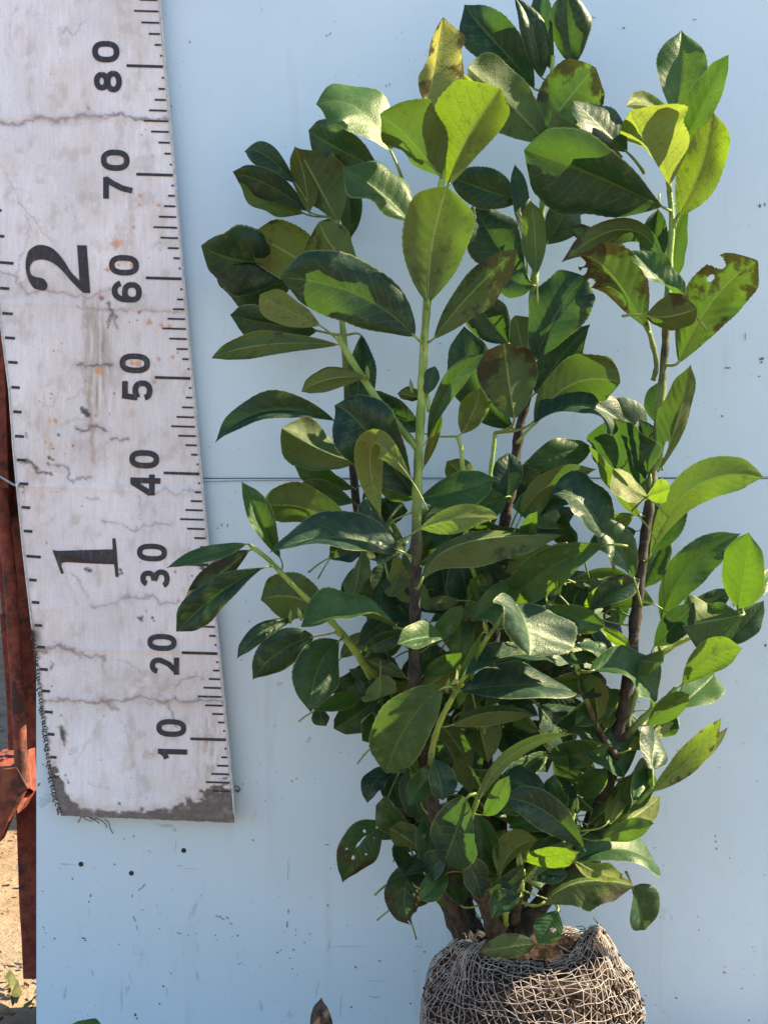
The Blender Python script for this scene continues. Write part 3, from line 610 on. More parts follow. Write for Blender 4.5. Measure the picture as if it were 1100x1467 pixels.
# stems: name, points (px, py, depth cm), radii px start/end, age start/end, wavy
STEMS = [
 # main front left stem
 ([(668,1345,17),(650,1300,19),(640,1240,21),(622,1160,23),(604,1070,24),(594,980,25),(594,900,25),(595,830,25),(597,740,25),(598,690,25),(602,600,25),(606,520,25),(611,440,25),(616,400,25.5),(622,330,26),(632,262,26),(636,240,26)], 12, 4, [1,1,1,1,1,1,.95,.8,.6,.35,.2,.2,.15,.1,0,0,0]),
 # left side twig joining it
 ([(598,642,25),(575,615,24.5),(545,578,24),(522,545,23.5),(497,505,23),(484,482,23)], 5.5, 4.5, [.2]*6),
 # back left stem
 ([(662,1350,14),(640,1295,13),(612,1235,12),(585,1175,11),(566,1100,10),(548,1000,9),(535,900,8),(520,800,8),(508,700,8),(500,600,8),(495,520,8),(488,440,8),(478,360,8),(472,310,8)], 13, 4, [1,1,1,1,1,1,1,1,1,.8,.5,.3,.2,.2]),
 # low left twig
 ([(545,975,15),(525,955,17),(502,922,19),(470,885,21),(440,858,22),(410,828,23),(385,802,23),(358,781,23)], 6, 3, [.4,.2,.1,.1,.1,0,0,0]),
 ([(548,1000,12),(530,968,16),(512,938,18),(492,912,19),(482,905,19)], 5.5, 4.5, [.5,.3,.2,.1,0]),
 # cut trunk in front
 ([(712,1345,20),(700,1300,22),(682,1262,24),(666,1232,25),(652,1208,26),(648,1200,26)], 15, 11.5, [1]*6),
 # middle stem
 ([(730,1345,16),(712,1290,15),(700,1200,14),(695,1100,13),(700,1000,13),(708,900,13),(716,810,13),(724,740,13),(735,680,13),(745,610,13),(756,560,13),(762,500,13),(763,430,13),(768,370,13),(775,310,13),(782,260,13),(788,190,12),(790,120,11),(792,80,11)], 14, 3.5, [1,1,1,1,1,1,1,1,1,1,.7,.5,.4,.3,.2,.1,0,0,0]),
 ([(690,1110,12),(676,1060,13),(678,1000,14)], 9, 8, [1,1,1]),
 # right stem
 ([(745,1340,18),(775,1295,18),(812,1245,18),(845,1200,18),(868,1130,18),(884,1060,18),(897,990,18),(906,920,18),(914,850,18),(922,780,18),(930,720,18),(938,650,18),(946,570,18),(952,500,18),(955,440,18),(959,370,18),(962,320,18),(958,268,18),(955,255,18)], 14, 3.5, [1,1,1,1,1,1,1,1,1,1,.75,.5,.45,.75,.4,.1,0,0,0]),
 ([(935,545,18),(940,520,18.5),(932,485,19),(926,460,19)], 4, 3.5, [.6]*4),
 ([(962,330,18),(968,315,18.3),(973,305,18.5)], 3.5, 3, [0]*3),
 # right low branch with the cluster
 ([(888,1062,18),(905,1045,19),(930,1020,19.5),(955,1000,20),(968,985,20)], 6, 4, [1,.6,.3,.1,0]),
 ([(905,1050,18),(900,1030,18),(925,960,17),(965,925,16.5),(1010,905,16.5),(1040,890,17),(1064,868,17.5)], 5, 3, [.8,.6,.3,.1,0,0,0]),
 # front right small twigs
 ([(884,1085,19),(862,1055,20),(846,1020,21),(834,985,22),(826,955,23),(818,935,23)], 6, 3.5, [1,.9,.7,.4,.1,0]),
 ([(850,1205,19),(885,1178,20),(915,1150,21),(935,1128,21.5)], 5.5, 3.5, [.8,.5,.2,.1]),
 ([(832,1222,20),(826,1200,21),(818,1182,22),(822,1165,22)], 6, 3, [.8,.5,.1,.1]),
 # front centre twigs
 ([(618,1110,25),(618,1080,26),(628,1040,27),(645,1005,28),(668,965,29),(695,918,30),(702,908,30)], 5, 3, [.6,.4,.2,.1,0,0,0]),
 ([(655,1222,25),(668,1190,27),(678,1160,29),(690,1130,30)], 4.5, 3.5, [.4,.1,0,0]),
 ([(722,1330,20),(724,1310,22),(716,1275,23),(714,1258,23)], 4.5, 4, [.6,.2,.1,.1]),
 ([(735,1320,20),(742,1290,23),(746,1265,24),(748,1245,24)], 9, 4, [1,1,.4,.1]),
 ([(720,1240,12),(722,1180,13),(724,1120,13)], 6, 4.5, [1,1,1]),
 ([(705,890,16),(672,800,18),(668,730,19),(662,665,20),(660,640,20),(655,625,20)], 4, 3, [.3,.2,.1,.1,0,0]),
 ([(700,760,16),(700,700,17),(706,650,17),(709,620,17)], 3.5, 3, [.2,.1,.1,0]),
 ([(614,590,25),(612,560,25),(614,530,25)], 3, 2.5, [.2,.1,.1]),
 ([(718,830,14),(725,800,15),(730,785,15.5)], 5, 4, [.8,.3,.2]),
 ([(740,1330,16),(790,1275,15),(830,1215,14),(850,1150,13)], 14, 7, [1,1,1,1]),
 ([(690,1345,16),(672,1315,15),(668,1270,13),(690,1225,12)], 15, 8, [1,1,1,1]),
]
ATT = []   # points a leaf stalk may start from
def make_stem(i, pts, r0, r1, ages):
    q = crom(pts, 6); n = len(q); rad = [(r0+(r1-r0)*(k/(n-1))**.75)*PXM*.87*(.97+.08*math.sin(k*1.7+i)) for k in range(n)]
    # swollen nodes
    for k in range(3, n-2, 7): rad[k] *= 1.13
    V = [P(a, b, c/100) for a, b, c in q]
    mb = MB(); mb.tube(V, rad, 10 if r0 > 8 else 8, bump=.16 if ages[0] > .5 else .05, seed=i)
    o = mb.build('stem', M['bark'], plant); me = o.data
    ag = np.interp(np.linspace(0, len(ages)-1, n), range(len(ages)), ages); ns = 10 if r0 > 8 else 8
    at = me.attributes.new('age', 'FLOAT', 'POINT'); at.data.foreach_set('value', np.repeat(ag, ns)[:len(me.vertices)].astype(np.float32))
    for k in range(n): ATT.append((V[k], rad[k]))
    return o
for i, s in enumerate(STEMS): make_stem(i, *s)
mb = MB(); c = P(649, 1199, .268); mb.tube([c, c+(P(649,1199,.28)-c)*.4], [.0076, .0066], 12); o = mb.build('cut_stub', M['cut'], plant)

def make_leaf(bx, by, tx, ty, wpx, side='T', d=.15, c=None, roll=None, fold=None, brown=.0, yel=0.0, dt=None, curl=.12, p=None, tw=None, arch=.03, lit=None, stalk=True, cut=None, rnd=None, parent=None, mk='leaf', wave=None):
    R = random.Random(int(bx*31+by*17+tx*7+ty))
    if dt is None: dt = d + R.uniform(-.02, .025)
    if roll is None: roll = R.uniform(-38, 38)
    if fold is None: fold = R.uniform(10, 34) if R.random() < .7 else R.uniform(36, 54)
    if wave is None: wave = R.uniform(.5, 1.9)
    if p is None: p = (R.uniform(.78, 1.05), R.uniform(.66, .95))
    if tw is None: tw = R.uniform(-38, 38)
    if curl == .12: curl = R.choice([.05, .12, .2, .3, .5]) if not lit else R.choice([.04,.1,.18])
    asym = R.uniform(-.09, .09); ecurl = R.uniform(-.6, 1.2)
    nl, us = (110, [k/22-1 for k in range(45)]) if cut else (36, [-1,-.86,-.7,-.52,-.34,-.16,-.035,.035,.16,.34,.52,.7,.86,1])
    if c is None:
        mx, my = (bx+tx)/2, (by+ty)/2; L_ = math.hypot(tx-bx, ty-by); k = R.uniform(-.07, .07)
        c = (mx-(ty-by)*k, my+(tx-bx)*k)
    def centre(v, dd):
        x = (1-v)**2*bx+2*v*(1-v)*c[0]+v*v*tx; y = (1-v)**2*by+2*v*(1-v)*c[1]+v*v*ty
        return P(x, y, d+(dd-d)*v)
    if lit:
        best = None
        for rr in (-55,-42,-30,-18,-6,6,18,30,42,55):
            for pd in (-.045, -.03, -.015, 0, .015, .03, .045):
                T = (centre(1, d+pd)-centre(0, d+pd)).normalized(); m = centre(.5, d+pd); V_ = (Vector((0,-CAMD,ZC))-m).normalized()
                S = T.cross(V_).normalized(); S = Matrix.Rotation(math.radians(rr), 3, T) @ S; N = S.cross(T)
                if N.dot(V_) < 0: N = -N
                sc = N.dot(SUN)*(1 if lit == 'l' else -1) - .0022*abs(rr) - 2.5*abs(pd)
                if best is None or sc > best[0]: best = (sc, rr, pd)
        roll = best[1] if side == 'T' else -best[1]; dt = d+best[2]
    pts = [centre(i/nl, dt) for i in range(nl+1)]
    length = sum((pts[i+1]-pts[i]).length for i in range(nl))
    if side == 'T' and wpx < 90: wpx *= .93
    k = (CAMD-d)/CAMD; wt = wpx*PXM*k/2/max(.35, math.cos(math.radians(roll)))/max(.72, math.cos(math.radians(fold)))
    mp = p[0]/(p[0]+p[1]); pk = mp**p[0]*(1-mp)**p[1]; ph = R.uniform(0, 9)
    V = []; UV = []
    for i in range(nl+1):
        v = i/nl; T = (pts[min(i+1,nl)]-pts[max(i-1,0)]).normalized(); Vw = (Vector((0,-CAMD,ZC))-pts[i]).normalized()
        S = (T.cross(Vw) if side == 'T' else Vw.cross(T)).normalized()
        rr = math.radians(roll+tw*(v-.5)); S = Matrix.Rotation(rr if side == 'T' else rr, 3, T) @ S; N = S.cross(T)
        f = max(0, v)**p[0]*max(0, 1-v)**p[1]/pk
        if v > .86: f *= 1-((v-.86)/.14)**1.5*.62
        fo = math.radians(fold*(1.15-.5*v))
        base = pts[i]+N*(arch*4*v*(1-v)-curl*max(0, v-.45)**2)*length
        for j, u in enumerate(us):
            w_ = f*wt*(1+(.022 if abs(u)>.99 and i%(2 if nl==36 else 5)==0 else 0)*(1 if .12<v<.95 else 0))*(1+.10*mn.noise(Vector((v*4, (1 if u>0 else -1)*.8+ph, ph))))*(1+(asym if u>0 else -asym))
            au = abs(u)
            h = au*w_*math.sin(fo) - (au**2.4)*w_*.18
            sw = math.sin((v*9-au**1.25*1.9+(.22 if u > 0 else -.22))*6.283+ph)
            h += -.00028*sw*au*(1.15-au)*3*wave*min(1,f*1.5)*min(1,wt/.022)
            h += w_*.16*wave*mn.noise(Vector((v*3.2+ph, u*1.2, ph)))*au
            h -= max(0, au-.55)**2*w_*1.1*ecurl*(1 if (u>0)==(ph>4.5) or ecurl>.9 else .25)
            h += w_*.10*wave*math.sin(v*14+ph+(1.5 if u>0 else 0))*au**2*v
            if au < .04: h -= .0006*(1-v*.7)
            V.append(base+S*(u*w_*math.cos(fo))+N*h); UV.append((u*.5+.5, v))
    F = []; nu = len(us)
    for i in range(nl):
        for j in range(nu-1):
            if cut:
                uc = (us[j]+us[j+1])/2; vc = (i+.5)/nl
                if any(((uc-a)/ru)**2+((vc-b)/rv)**2 < 1 for a, b, ru, rv in cut): continue
            a = i*nu+j; F.append((a, a+1, a+nu+1, a+nu))
    mb = MB(); mb.add(V, F)
    nleaf = len(V)
    base = pts[0]; T0 = (pts[1]-pts[0]).normalized()
    if stalk:
        # nearest stem point, a little below
        best = None
        for q, r in ATT:
            dd = (q-base).length + max(0, (q-base).dot(T0))*2.5 + max(0, q.z-base.z)*.8
            if best is None or dd < best[0]: best = (dd, q, r)
        q = best[1]; dist = (q-base).length
        L0 = min(dist, .10)
        if dist < .042:
            bz = [base+T0*.004, base-T0*dist*.33, q+(base-q)*.3-Vector((0,0,dist*.05)), q]
            cp = []
            for k_ in range(8):
                t = k_/7; cp.append(bz[0]*(1-t)**3+bz[1]*3*t*(1-t)**2+bz[2]*3*t*t*(1-t)+bz[3]*t**3)
        else:
            cp = [base+T0*.004-T0*.026*t+Vector((0,.004,-.006))*t*t for t in (0,.25,.5,.75,1)]
        rp = min(.0015, max(.0008, wt*.055)); mb.tube(cp, [rp*(.75+.4*t/(len(cp)-1)) for t in range(len(cp))], 6, mi=1)
    # raised midrib under the blade
    o = mb.build('leaf', [M[mk], M['petiole']], parent or plant)
    uvl = o.data.uv_layers.new(name='leaf'); li = np.empty(len(o.data.loops), np.int32); o.data.loops.foreach_get('vertex_index', li)
    uva = np.array(UV+[(.5,0)]*(len(o.data.vertices)-nleaf)); uvl.data.foreach_set('uv', uva[li].astype(np.float32).ravel())
    o.color = (brown, yel, (R.random()*(.42 if side=='T' and not lit and by < 640 else 1)) if rnd is None else rnd, 1)  # upper unlit topsides stay darker teal, shade put into their colour
    return o

LEAVES = '''
# top, middle
765 128 659 6 70 T 9 r=8
775 112 746 -12 38 T 10 f=34 r=25
795 105 768 -30 40 T 10.5 r=-30 f=30
822 97 812 -14 60 T 9.5 f=28 r=10
782 205 668 100 86 U 14 b=.35 c=712,118 p=.7,.45
772 212 852 112 84 U 14.5 b=.6 c=800,135 p=.8,.4
864 200 790 158 46 U 16 lit=g y=.4
898 218 822 144 54 T 17 lit=l
602 182 638 28 46 U 24 f=42 y=1 lit=l b=.7 c=612,110
622 214 664 106 44 U 25 y=.7 lit=l b=.25 f=30
642 268 716 126 84 U 26 y=.35 lit=g p=.9,.42 c=660,205
632 252 549 160 76 U 26.5 lit=l f=26 p=.85,.5
560 217 452 146 72 T 17 lit=l y=.6 c=515,135
545 245 437 190 76 T 11 c=480,205
592 322 490 238 64 T 22 lit=l f=32 y=.3
442 305 424 210 36 U 9
486 320 432 214 66 U 11 c=445,260
425 264 346 210 38 T 9 tw=50 c=385,215
442 303 334 248 46 T 8 c=385,255
435 306 342 262 42 U 7.5 r=35
498 250 503 342 34 T 6
474 402 367 335 78 U 12 y=.25 p=.7,.4 b=.1
508 395 452 322 76 U 13 b=.5 p=.75,.4
415 385 289 364 92 T 8 p=.85,.7 c=350,372
420 405 305 382 74 T 6.5 c=360,410
594 482 401 398 96 T 26.5 c=520,400 f=12 r=-6 w=1.3 p=.75,.5
455 474 329 452 58 T 9 c=390,462
458 466 372 424 44 U 12 y=.9 p=.8,.5 c=408,440
486 494 304 514 34 U 20 f=30 r=28 c=370,478 b=.25
524 541 431 561 32 U 24.5 b=.4 c=470,536
518 480 512 585 46 T 9
480 603 303 628 36 T 16 c=385,566 r=30 tw=40
508 663 408 618 66 U 20 b=.35 p=.8,.4 c=450,640
594 712 484 580 92 T 24 c=520,600 r=-5
592 692 546 746 46 U 30 lit=g y=.5 c=500,560 f=10 w=.5
600 714 709 684 54 T 23 c=655,712
592 716 545 678 42 T 22.5
600 758 716 744 38 U 30 lit=g y=.5 c=660,728 tw=-30 f=12
604 832 802 773 52 U 28 b=.3 c=625,745 p=.95,.6
570 788 385 786 54 T 26 c=480,762 lit=l
511 768 366 722 54 U 17 c=430,715
508 720 420 700 40 T 11 
508 700 422 669 44 T 9 c=460,672
402 800 354 692 36 T 20 r=20 c=365,745 curl=.4
353 779 240 803 25 T 24 c=300,800 r=25
358 788 262 866 34 U 22 b=1 c=322,818
378 813 250 906 48 T 24.5 c=312,845
462 878 374 860 70 U 14 b=.3 c=420,840
# lower left
569 900 432 892 40 T 26 c=500,872 lit=l
424 886 340 942 26 T 23 c=368,898 lit=l
450 912 361 974 58 T 17 c=395,925
486 918 447 1019 66 T 22 c=440,950 lit=l
452 1012 466 1041 26 T 15
452 1018 519 995 28 T 20 lit=l
542 998 478 1045 46 T 13
555 1012 520 1062 42 T 12
520 950 490 1015 46 T 10
590 908 520 936 28 T 26.5 c=560,905
636 915 571 921 30 T 27.5 lit=l
545 966 543 1006 44 U 22 y=.3 p=.7,.4
584 972 520 943 20 U 21 b=.5 tw=60
533 1020 569 1008 20 T 20 lit=l
650 955 602 988 36 U 26 y=.2
634 985 552 1112 84 T 30.5 y=.2 c=578,1020 r=-8 f=14 p=.75,.5
# centre front
690 906 653 1016 22 T 31 lit=g y=.5 r=40
666 968 816 950 36 T 31 c=740,925 f=26 lit=l
656 990 829 984 62 T 30 c=740,985 lit=l
645 1040 764 1027 26 U 27 c=700,1005 b=.2
738 864 762 936 88 T 29 f=26 lit=l p=.6,.5
740 892 688 838 60 T 22 lit=l p=.6,.6
866 781 722 872 62 T 26 c=780,800 lit=g f=26 y=.25
790 782 724 820 40 U 20 lit=g y=.4
868 778 789 706 66 T 24 c=838,705 lit=l
908 830 848 756 52 T 23 c=885,765
917 742 848 634 26 U 22 lit=l y=.2 c=868,695
930 714 877 672 34 U 23 lit=g y=.5
926 712 960 700 32 U 24 lit=g y=.5
903 702 872 598 86 T 15 c=895,650 lit=g
765 604 888 545 66 U 18 c=815,530 b=.4 p=.8,.4
765 608 896 608 62 T 20 c=830,560 lit=l b=.2
930 640 868 575 58 T 12
752 665 850 640 50 T 14 
745 742 852 668 32 U 20 c=772,690
770 742 846 684 38 T 19 c=815,690
724 720 728 646 44 T 16
724 712 680 730 48 T 17
740 735 790 650 60 T 9
737 600 722 492 86 U 20 b=.75 c=728,545 p=.8,.4
612 632 690 508 30 T 24 c=638,540 lit=g
735 615 655 470 72 T 11 c=675,570
728 493 674 420 62 T 14 f=36
755 522 738 452 54 U 9 p=.8,.5
765 517 836 395 86 T 16 c=800,440 p=.85,.5
766 564 843 462 56 T 14 b=.55
621 486 742 358 52 U 25.5 b=.75 c=668,410 f=26
613 434 640 269 98 U 28 c=612,345 p=.8,.45 f=10 y=.15
610 566 622 524 28 T 25.5
604 570 570 563 20 U 25 b=.7
600 618 522 566 46 T 20
607 670 632 592 14 U 25 lit=g
742 288 642 252 60 T 15
752 398 680 290 80 T 12 c=700,350
763 408 720 388 54 T 16 c=735,410
752 350 738 230 28 T 17 c=745,290
768 395 762 288 36 U 19
782 350 822 270 54 T 10
948 296 750 216 104 T 20 c=845,235 p=.8,.6 w=1
# right stem, top
965 168 976 42 74 T 15 y=.3 f=28 r=12 tw=0
962 238 1042 78 44 T 17 c=1010,150 f=32 lit=g
970 310 1018 160 58 U 19 c=1020,235 lit=g y=.45
958 266 905 158 74 U 20.5 lit=l y=.7 c=918,215 b=.1 p=.7,.45
966 204 896 156 34 U 18.5 c=950,132 lit=g y=.5
972 300 985 225 34 T 14
985 300 962 402 36 T 15 lit=g
942 300 932 392 40 T 13
950 378 802 376 36 U 21 c=908,285 b=.4 tw=40
862 338 812 330 22 U 19 b=.8
924 470 830 362 72 U 21.5 b=1 c=870,375 cut=a
985 440 906 358 32 T 23.5 lit=l b=.3 c=935,400
925 452 996 440 52 U 24 b=.5 p=.6,.35 c=960,462
972 520 1083 370 80 U 19 b=.7 lit=g c=1005,430 cut=b p=.85,.5
943 676 986 520 40 U 18 b=.35 lit=g cut=c c=985,590
948 610 938 545 30 T 14
940 680 916 600 40 T 16
930 798 1093 685 54 U 21 c=975,655 lit=g y=.2 p=1,.6
925 792 972 700 60 T 13
958 762 922 843 42 T 12
# right cluster
946 888 1062 766 58 T 13 c=975,790
1056 872 1071 763 66 T 18 lit=g f=22 y=.1
1062 877 1106 812 24 T 18.5 lit=l y=.6
1062 882 977 898 70 U 19.5 b=.3 p=.7,.4 c=1020,885
936 926 992 866 42 T 15 lit=g
978 880 1048 845 32 T 11
1034 922 1094 860 38 T 15
935 942 973 904 18 U 17 lit=l y=.5
976 982 1064 928 46 U 20 lit=g y=.2 c=1010,930
966 1016 1024 964 56 T 16 lit=l y=.3
925 1040 988 994 32 U 20 lit=g
940 1055 968 1022 42 T 12
846 962 942 1003 58 T 25 c=905,945 lit=l p=.75,.5
884 948 860 870 48 T 19 lit=l f=16
868 900 834 842 54 T 10
886 900 888 826 36 T 11
848 892 784 886 30 U 20 lit=g y=.6 c=815,870
846 925 784 905 30 U 18 b=.2
820 926 884 951 26 T 24 lit=l
900 944 951 948 34 U 21 lit=g
856 1042 850 966 36 U 21
868 1046 880 1002 24 U 20 lit=l y=.7
894 1112 796 1036 80 T 19 c=855,1045 lit=l
934 1102 940 1038 48 T 21 lit=l f=14 p=.7,.5
934 1134 1036 1036 34 U 23 f=30 r=-20 y=.6 b=.5 tw=0
900 1075 962 1035 26 U 20 lit=l y=.4
870 1180 905 1110 30 U 22.5 lit=l y=.6 f=30
905 1150 925 1085 26 T 22 lit=l y=.4 f=30
936 1134 1042 1042 20 U 22 lit=l y=.6
900 1166 918 1096 50 U 22 lit=l f=28
828 1136 868 1102 36 T 18 lit=g y=.3
826 1160 882 1132 32 T 17 
840 1182 892 1130 40 U 19 
890 1182 944 1142 44 U 19 lit=l y=.4
860 1204 938 1182 28 U 23 lit=g c=900,1182
848 1188 890 1165 26 T 21 lit=l
822 1233 940 1238 64 T 22 c=885,1205 lit=l p=.75,.4
836 1216 724 1143 50 T 25 c=790,1150 p=.8,.55
796 1146 725 1116 44 T 21 lit=l
816 1176 790 1112 28 T 24 lit=g
692 1168 728 1112 28 T 29 lit=g c=715,1150
683 1152 822 1050 20 U 30.5 c=720,1062 r=20
668 1142 632 1240 76 T 30.5 lit=g f=12 p=.7,.5 c=660,1190
620 1086 636 1146 40 T 27.5
585 1096 600 1178 42 T 19
562 1106 525 1150 34 T 15 c=530,1115
582 1202 551 1140 36 T 17
552 1182 497 1266 60 T 17 b=.6 cut=d c=505,1200 stalk
600 1224 588 1326 56 T 17 b=.9 cut=e c=565,1280
602 1218 558 1186 34 U 20
626 1224 627 1272 24 T 24
655 1254 652 1306 38 U 19 y=.1
713 1252 682 1168 46 T 22
716 1254 768 1200 36 U 24 y=.4 b=.1 c=728,1212
712 1230 725 1188 28 U 20 y=.2
748 1250 786 1200 28 T 19
746 1266 818 1213 24 U 25 b=.5 c=775,1222
776 1296 902 1276 58 U 24 b=.7 c=830,1235
822 1234 890 1264 26 U 25 lit=g y=.5
905 1270 925 1334 56 T 21 b=.4 p=.5,.8 stalk
798 1304 770 1352 44 T 24 cut=f
661 622 690 556 40 U 20 y=.2
648 1215 610 1262 36 T 26
665 1225 690 1290 40 T 26.5 b=.2
640 1250 600 1290 36 T 24
745 1285 700 1310 34 T 25
# dark leaves deep inside the bush
520 806 500 870 50 T 15
560 800 540 860 46 T 14
592 892 542 832 62 T 20
560 740 520 800 54 U 14
470 800 530 770 44 T 12
630 800 640 880 54 T 16
655 790 672 880 60 T 18
612 928 660 868 28 T 24 y=.2
650 905 690 870 24 U 22
690 870 672 830 34 U 18 lit=g y=.4
660 860 600 870 20 U 22 b=.3
690 760 650 720 40 T 15
560 960 600 1020 52 T 12
700 980 640 1000 50 T 16
770 1010 820 1080 70 T 12
720 1040 790 1100 80 T 11
690 1060 650 1120 50 T 14
640 1140 700 1180 60 T 13
740 1160 800 1230 70 T 10
760 1250 700 1290 60 T 10
800 1180 860 1240 50 T 11
760 900 820 960 60 T 10
800 940 760 1000 60 T 9
700 930 660 900 40 T 20
850 1120 800 1080 50 T 13
870 1000 900 1080 50 T 13
650 720 600 790 60 T 12
690 700 640 660 40 U 17
560 700 530 760 50 T 10
600 1080 560 1040 50 T 12
640 1190 690 1250 50 T 15
790 870 840 820 50 T 9
680 1010 700 1090 46 U 22 b=.3
710 1230 760 1290 46 T 12
'''
CUTS = dict(a=[(.7,.85,.3,.10),(1,.55,.3,.05),(1,.7,.35,.04),(-1,.9,.4,.06)], b=[(1,.78,.55,.05),(.5,.66,.10,.035)], c=[(.2,.18,.16,.07)],
    d=[(.12,.42,.05,.09),(.17,.50,.05,.05),(-.3,.25,.07,.018),(.38,.31,.09,.02),(.05,.68,.10,.028),(-.4,.55,.05,.015),(.6,.62,.05,.014),(.2,.12,.10,.025)], e=[(.1,1,.25,.08),(-.9,.9,.3,.06)], f=[(-.4,.5,.2,.06)])
nleaf = 0
for ln in LEAVES.strip().splitlines():
    if ln.startswith('#'): continue
    t = ln.split(); kw = {}
    for q in t[7:]:
        if '=' not in q: continue
        k, v = q.split('=')
        if k == 'c': kw['c'] = tuple(float(a) for a in v.split(','))
        elif k == 'p': kw['p'] = tuple(float(a) for a in v.split(','))
        elif k == 'lit': kw['lit'] = v
        elif k == 'cut': kw['cut'] = CUTS[v]
        else: kw[{'r':'roll','f':'fold','b':'brown','y':'yel','tw':'tw','curl':'curl','w':'wave'}[k]] = float(v)
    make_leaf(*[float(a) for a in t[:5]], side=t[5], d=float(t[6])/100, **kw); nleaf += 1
print('leaves', nleaf)
# more small leaves filling the middle of the bush
R = random.Random(21)
for k in range(84):
    y = R.uniform(740, 1285); q = (y-800)/485
    x = R.uniform(505+q*60, 900-q*70); an = R.uniform(0, 6.28); L_ = R.uniform(52, 108); w_ = L_*R.uniform(.32, .48)
    s_ = 'T' if R.random() < .68 else 'U'; d_ = R.uniform(.13, .25) if s_ == 'T' else R.uniform(.12, .22)
    make_leaf(x-math.cos(an)*L_/2, y-math.sin(an)*L_/2*.8, x+math.cos(an)*L_/2, y+math.sin(an)*L_/2*.8, w_, s_, d_,
        yel=R.choice([0,0,.1,.4]), brown=R.choice([0,0,.2,.4]), lit=R.choice(['l','l','g',None])); nleaf += 1
print('leaves', nleaf)
# small inner leaves past that number, joined into one part
old = set(o.name for o in COL.objects)
for k in range(120):
    y = R.uniform(700, 1290); q = (y-800)/485
    x = R.uniform(480+q*90, 900-q*80); an = R.uniform(0, 6.28); L_ = R.uniform(50, 100); w_ = L_*R.uniform(.36, .52)
    make_leaf(x-math.cos(an)*L_/2, y-math.sin(an)*L_/2*.8, x+math.cos(an)*L_/2, y+math.sin(an)*L_/2*.8, w_, 'T' if R.random() < .8 else 'U', R.uniform(.06, .15))
new = [o for o in COL.objects if o.name not in old]
def join(objs, name):
    V = []; F = []; MI = []; UV = []
    for o in objs:
        me = o.data; n = len(V); V += [tuple(v.co) for v in me.vertices]
        for p_ in me.polygons: F.append(tuple(i+n for i in p_.vertices)); MI.append(p_.material_index)
        a = np.empty(len(me.loops)*2, np.float32); me.uv_layers['leaf'].data.foreach_get('uv', a); UV.append(a)
        bpy.data.objects.remove(o); bpy.data.meshes.remove(me)
    me = mesh(name, V, F); o = link(name, me, [M['leaf'], M['petiole']], plant); me.polygons.foreach_set('material_index', MI)
    me.uv_layers.new(name='leaf').data.foreach_set('uv', np.concatenate(UV)); o.color = (.1, 0, .35, 1); return o
tag(join(new, 'inner_leaves'), kind='stuff')
# buds in the leaf axils and at shoot tips
R = random.Random(3)
for bx, by, d in [(590,560,25),(607,500,25.3),(527,541,24),(636,238,26.3),(416,890,23.5),(431,886,23.5),(697,905,30.3),(640,988,28.5),(672,1188,29),(747,1238,24.5),(752,1232,24.5),(742,1240,24.3),(820,1160,22.5),(826,1158,22.5),(930,695,19),(957,250,19),(842,1105,19),(714,1252,23.5),(722,1150,14)]:
    a = P(bx, by, d/100); dr = Vector((R.uniform(-.3,.3), -.1, 1)).normalized(); mb = MB()
    mb.tube([a-dr*.002, a+dr*.002, a+dr*.005, a+dr*.008, a+dr*.011], [.0012,.0019,.0021,.0013,.0002], 7); mb.build('bud', M['petiole'], plant)

# ------------------------------------------------------------------ root ball and its net
BC = P(759, 1462, .17); RX = .1045
def ball(th, ph, off=0.0):
    """th round the vertical (0 = towards the camera), ph height angle"""
    cp = math.copysign(abs(math.cos(ph))**.80, math.cos(ph)); sp = math.copysign(abs(math.sin(ph))**.95, math.sin(ph))
    dr = Vector((math.sin(th)*cp, -math.cos(th)*cp, sp))
    p = Vector((dr.x*RX, dr.y*RX*.95, dr.z*.090))
    pk = math.exp(-((th-1.15)/.42)**2-((ph-.92)/.26)**2); p += Vector((-.006,0,.024))*pk
    p += Vector((0,0,-.030))*math.exp(-((math.pi/2-ph)/.42)**2)
    p += Vector((0,0,.010))*math.exp(-((th+1.2)/.5)**2-((ph-.95)/.25)**2)
    q = dr*7; n_ = mn.noise(q*.35+Vector((3,1,2)))*.006+mn.noise(q*.9)*.0025
    return BC+p+dr*(n_+off)
def ball_soil():
    nu, nv = 150, 84; V = []; F = []
    for j in range(nv+1):
        ph = -1.35+ (math.pi/2+1.35)*j/nv
        for i in range(nu):
            th = 2*math.pi*i/nu; p = ball(th, ph, -.0035); q = p*60
            p += (p-BC).normalized()*(mn.noise(q)*.0030+mn.noise(q*2.7)*.0018+mn.noise(q*6)*.0008); V.append(p)
    for j in range(nv):
        for i in range(nu):
            a = j*nu+i; b = j*nu+(i+1)%nu; F.append((a, b, b+nu, a+nu))
    F.append(tuple(range(nu))[::-1]); F.append(tuple(nv*nu+i for i in range(nu)))
    return link('root_ball', mesh('root_ball', V, F), M['soil'], plant)
rb = ball_soil()
def sm(x): x = min(1, max(0, x)); return x*x*(3-2*x)
def warp(th, ph):
    """net pulled together at the left front lip and at the right peak"""
    th0 = (th+math.pi) % (2*math.pi)-math.pi
    g = -.95 if th0 < .35 else 1.1
    if abs(th0) > 2.3: return th0
    wgt = sm((ph-.15)/.75)*(.82 if g<0 else .7)*math.exp(-((th0-g)/(.85 if g<0 else .5))**2)
    return th0+(g-th0)*wgt*(1-sm(.25-abs(th0-.15)) if False else 1)
mb = MB(); R = random.Random(9); NP = 82
def path(th0, wob): return lambda ph: ball(warp(th0+wob*.014*math.sin(ph*9+th0*7)+.005*math.sin(ph*31+th0*3), ph), ph, .0012+.0008*math.sin(ph*23+th0*13))
PIL = [path(2*math.pi*i/NP-math.pi+R.uniform(-.016,.016), R.uniform(.3,1)) for i in range(NP)]
phs = np.linspace(-.95, 1.16, 60)
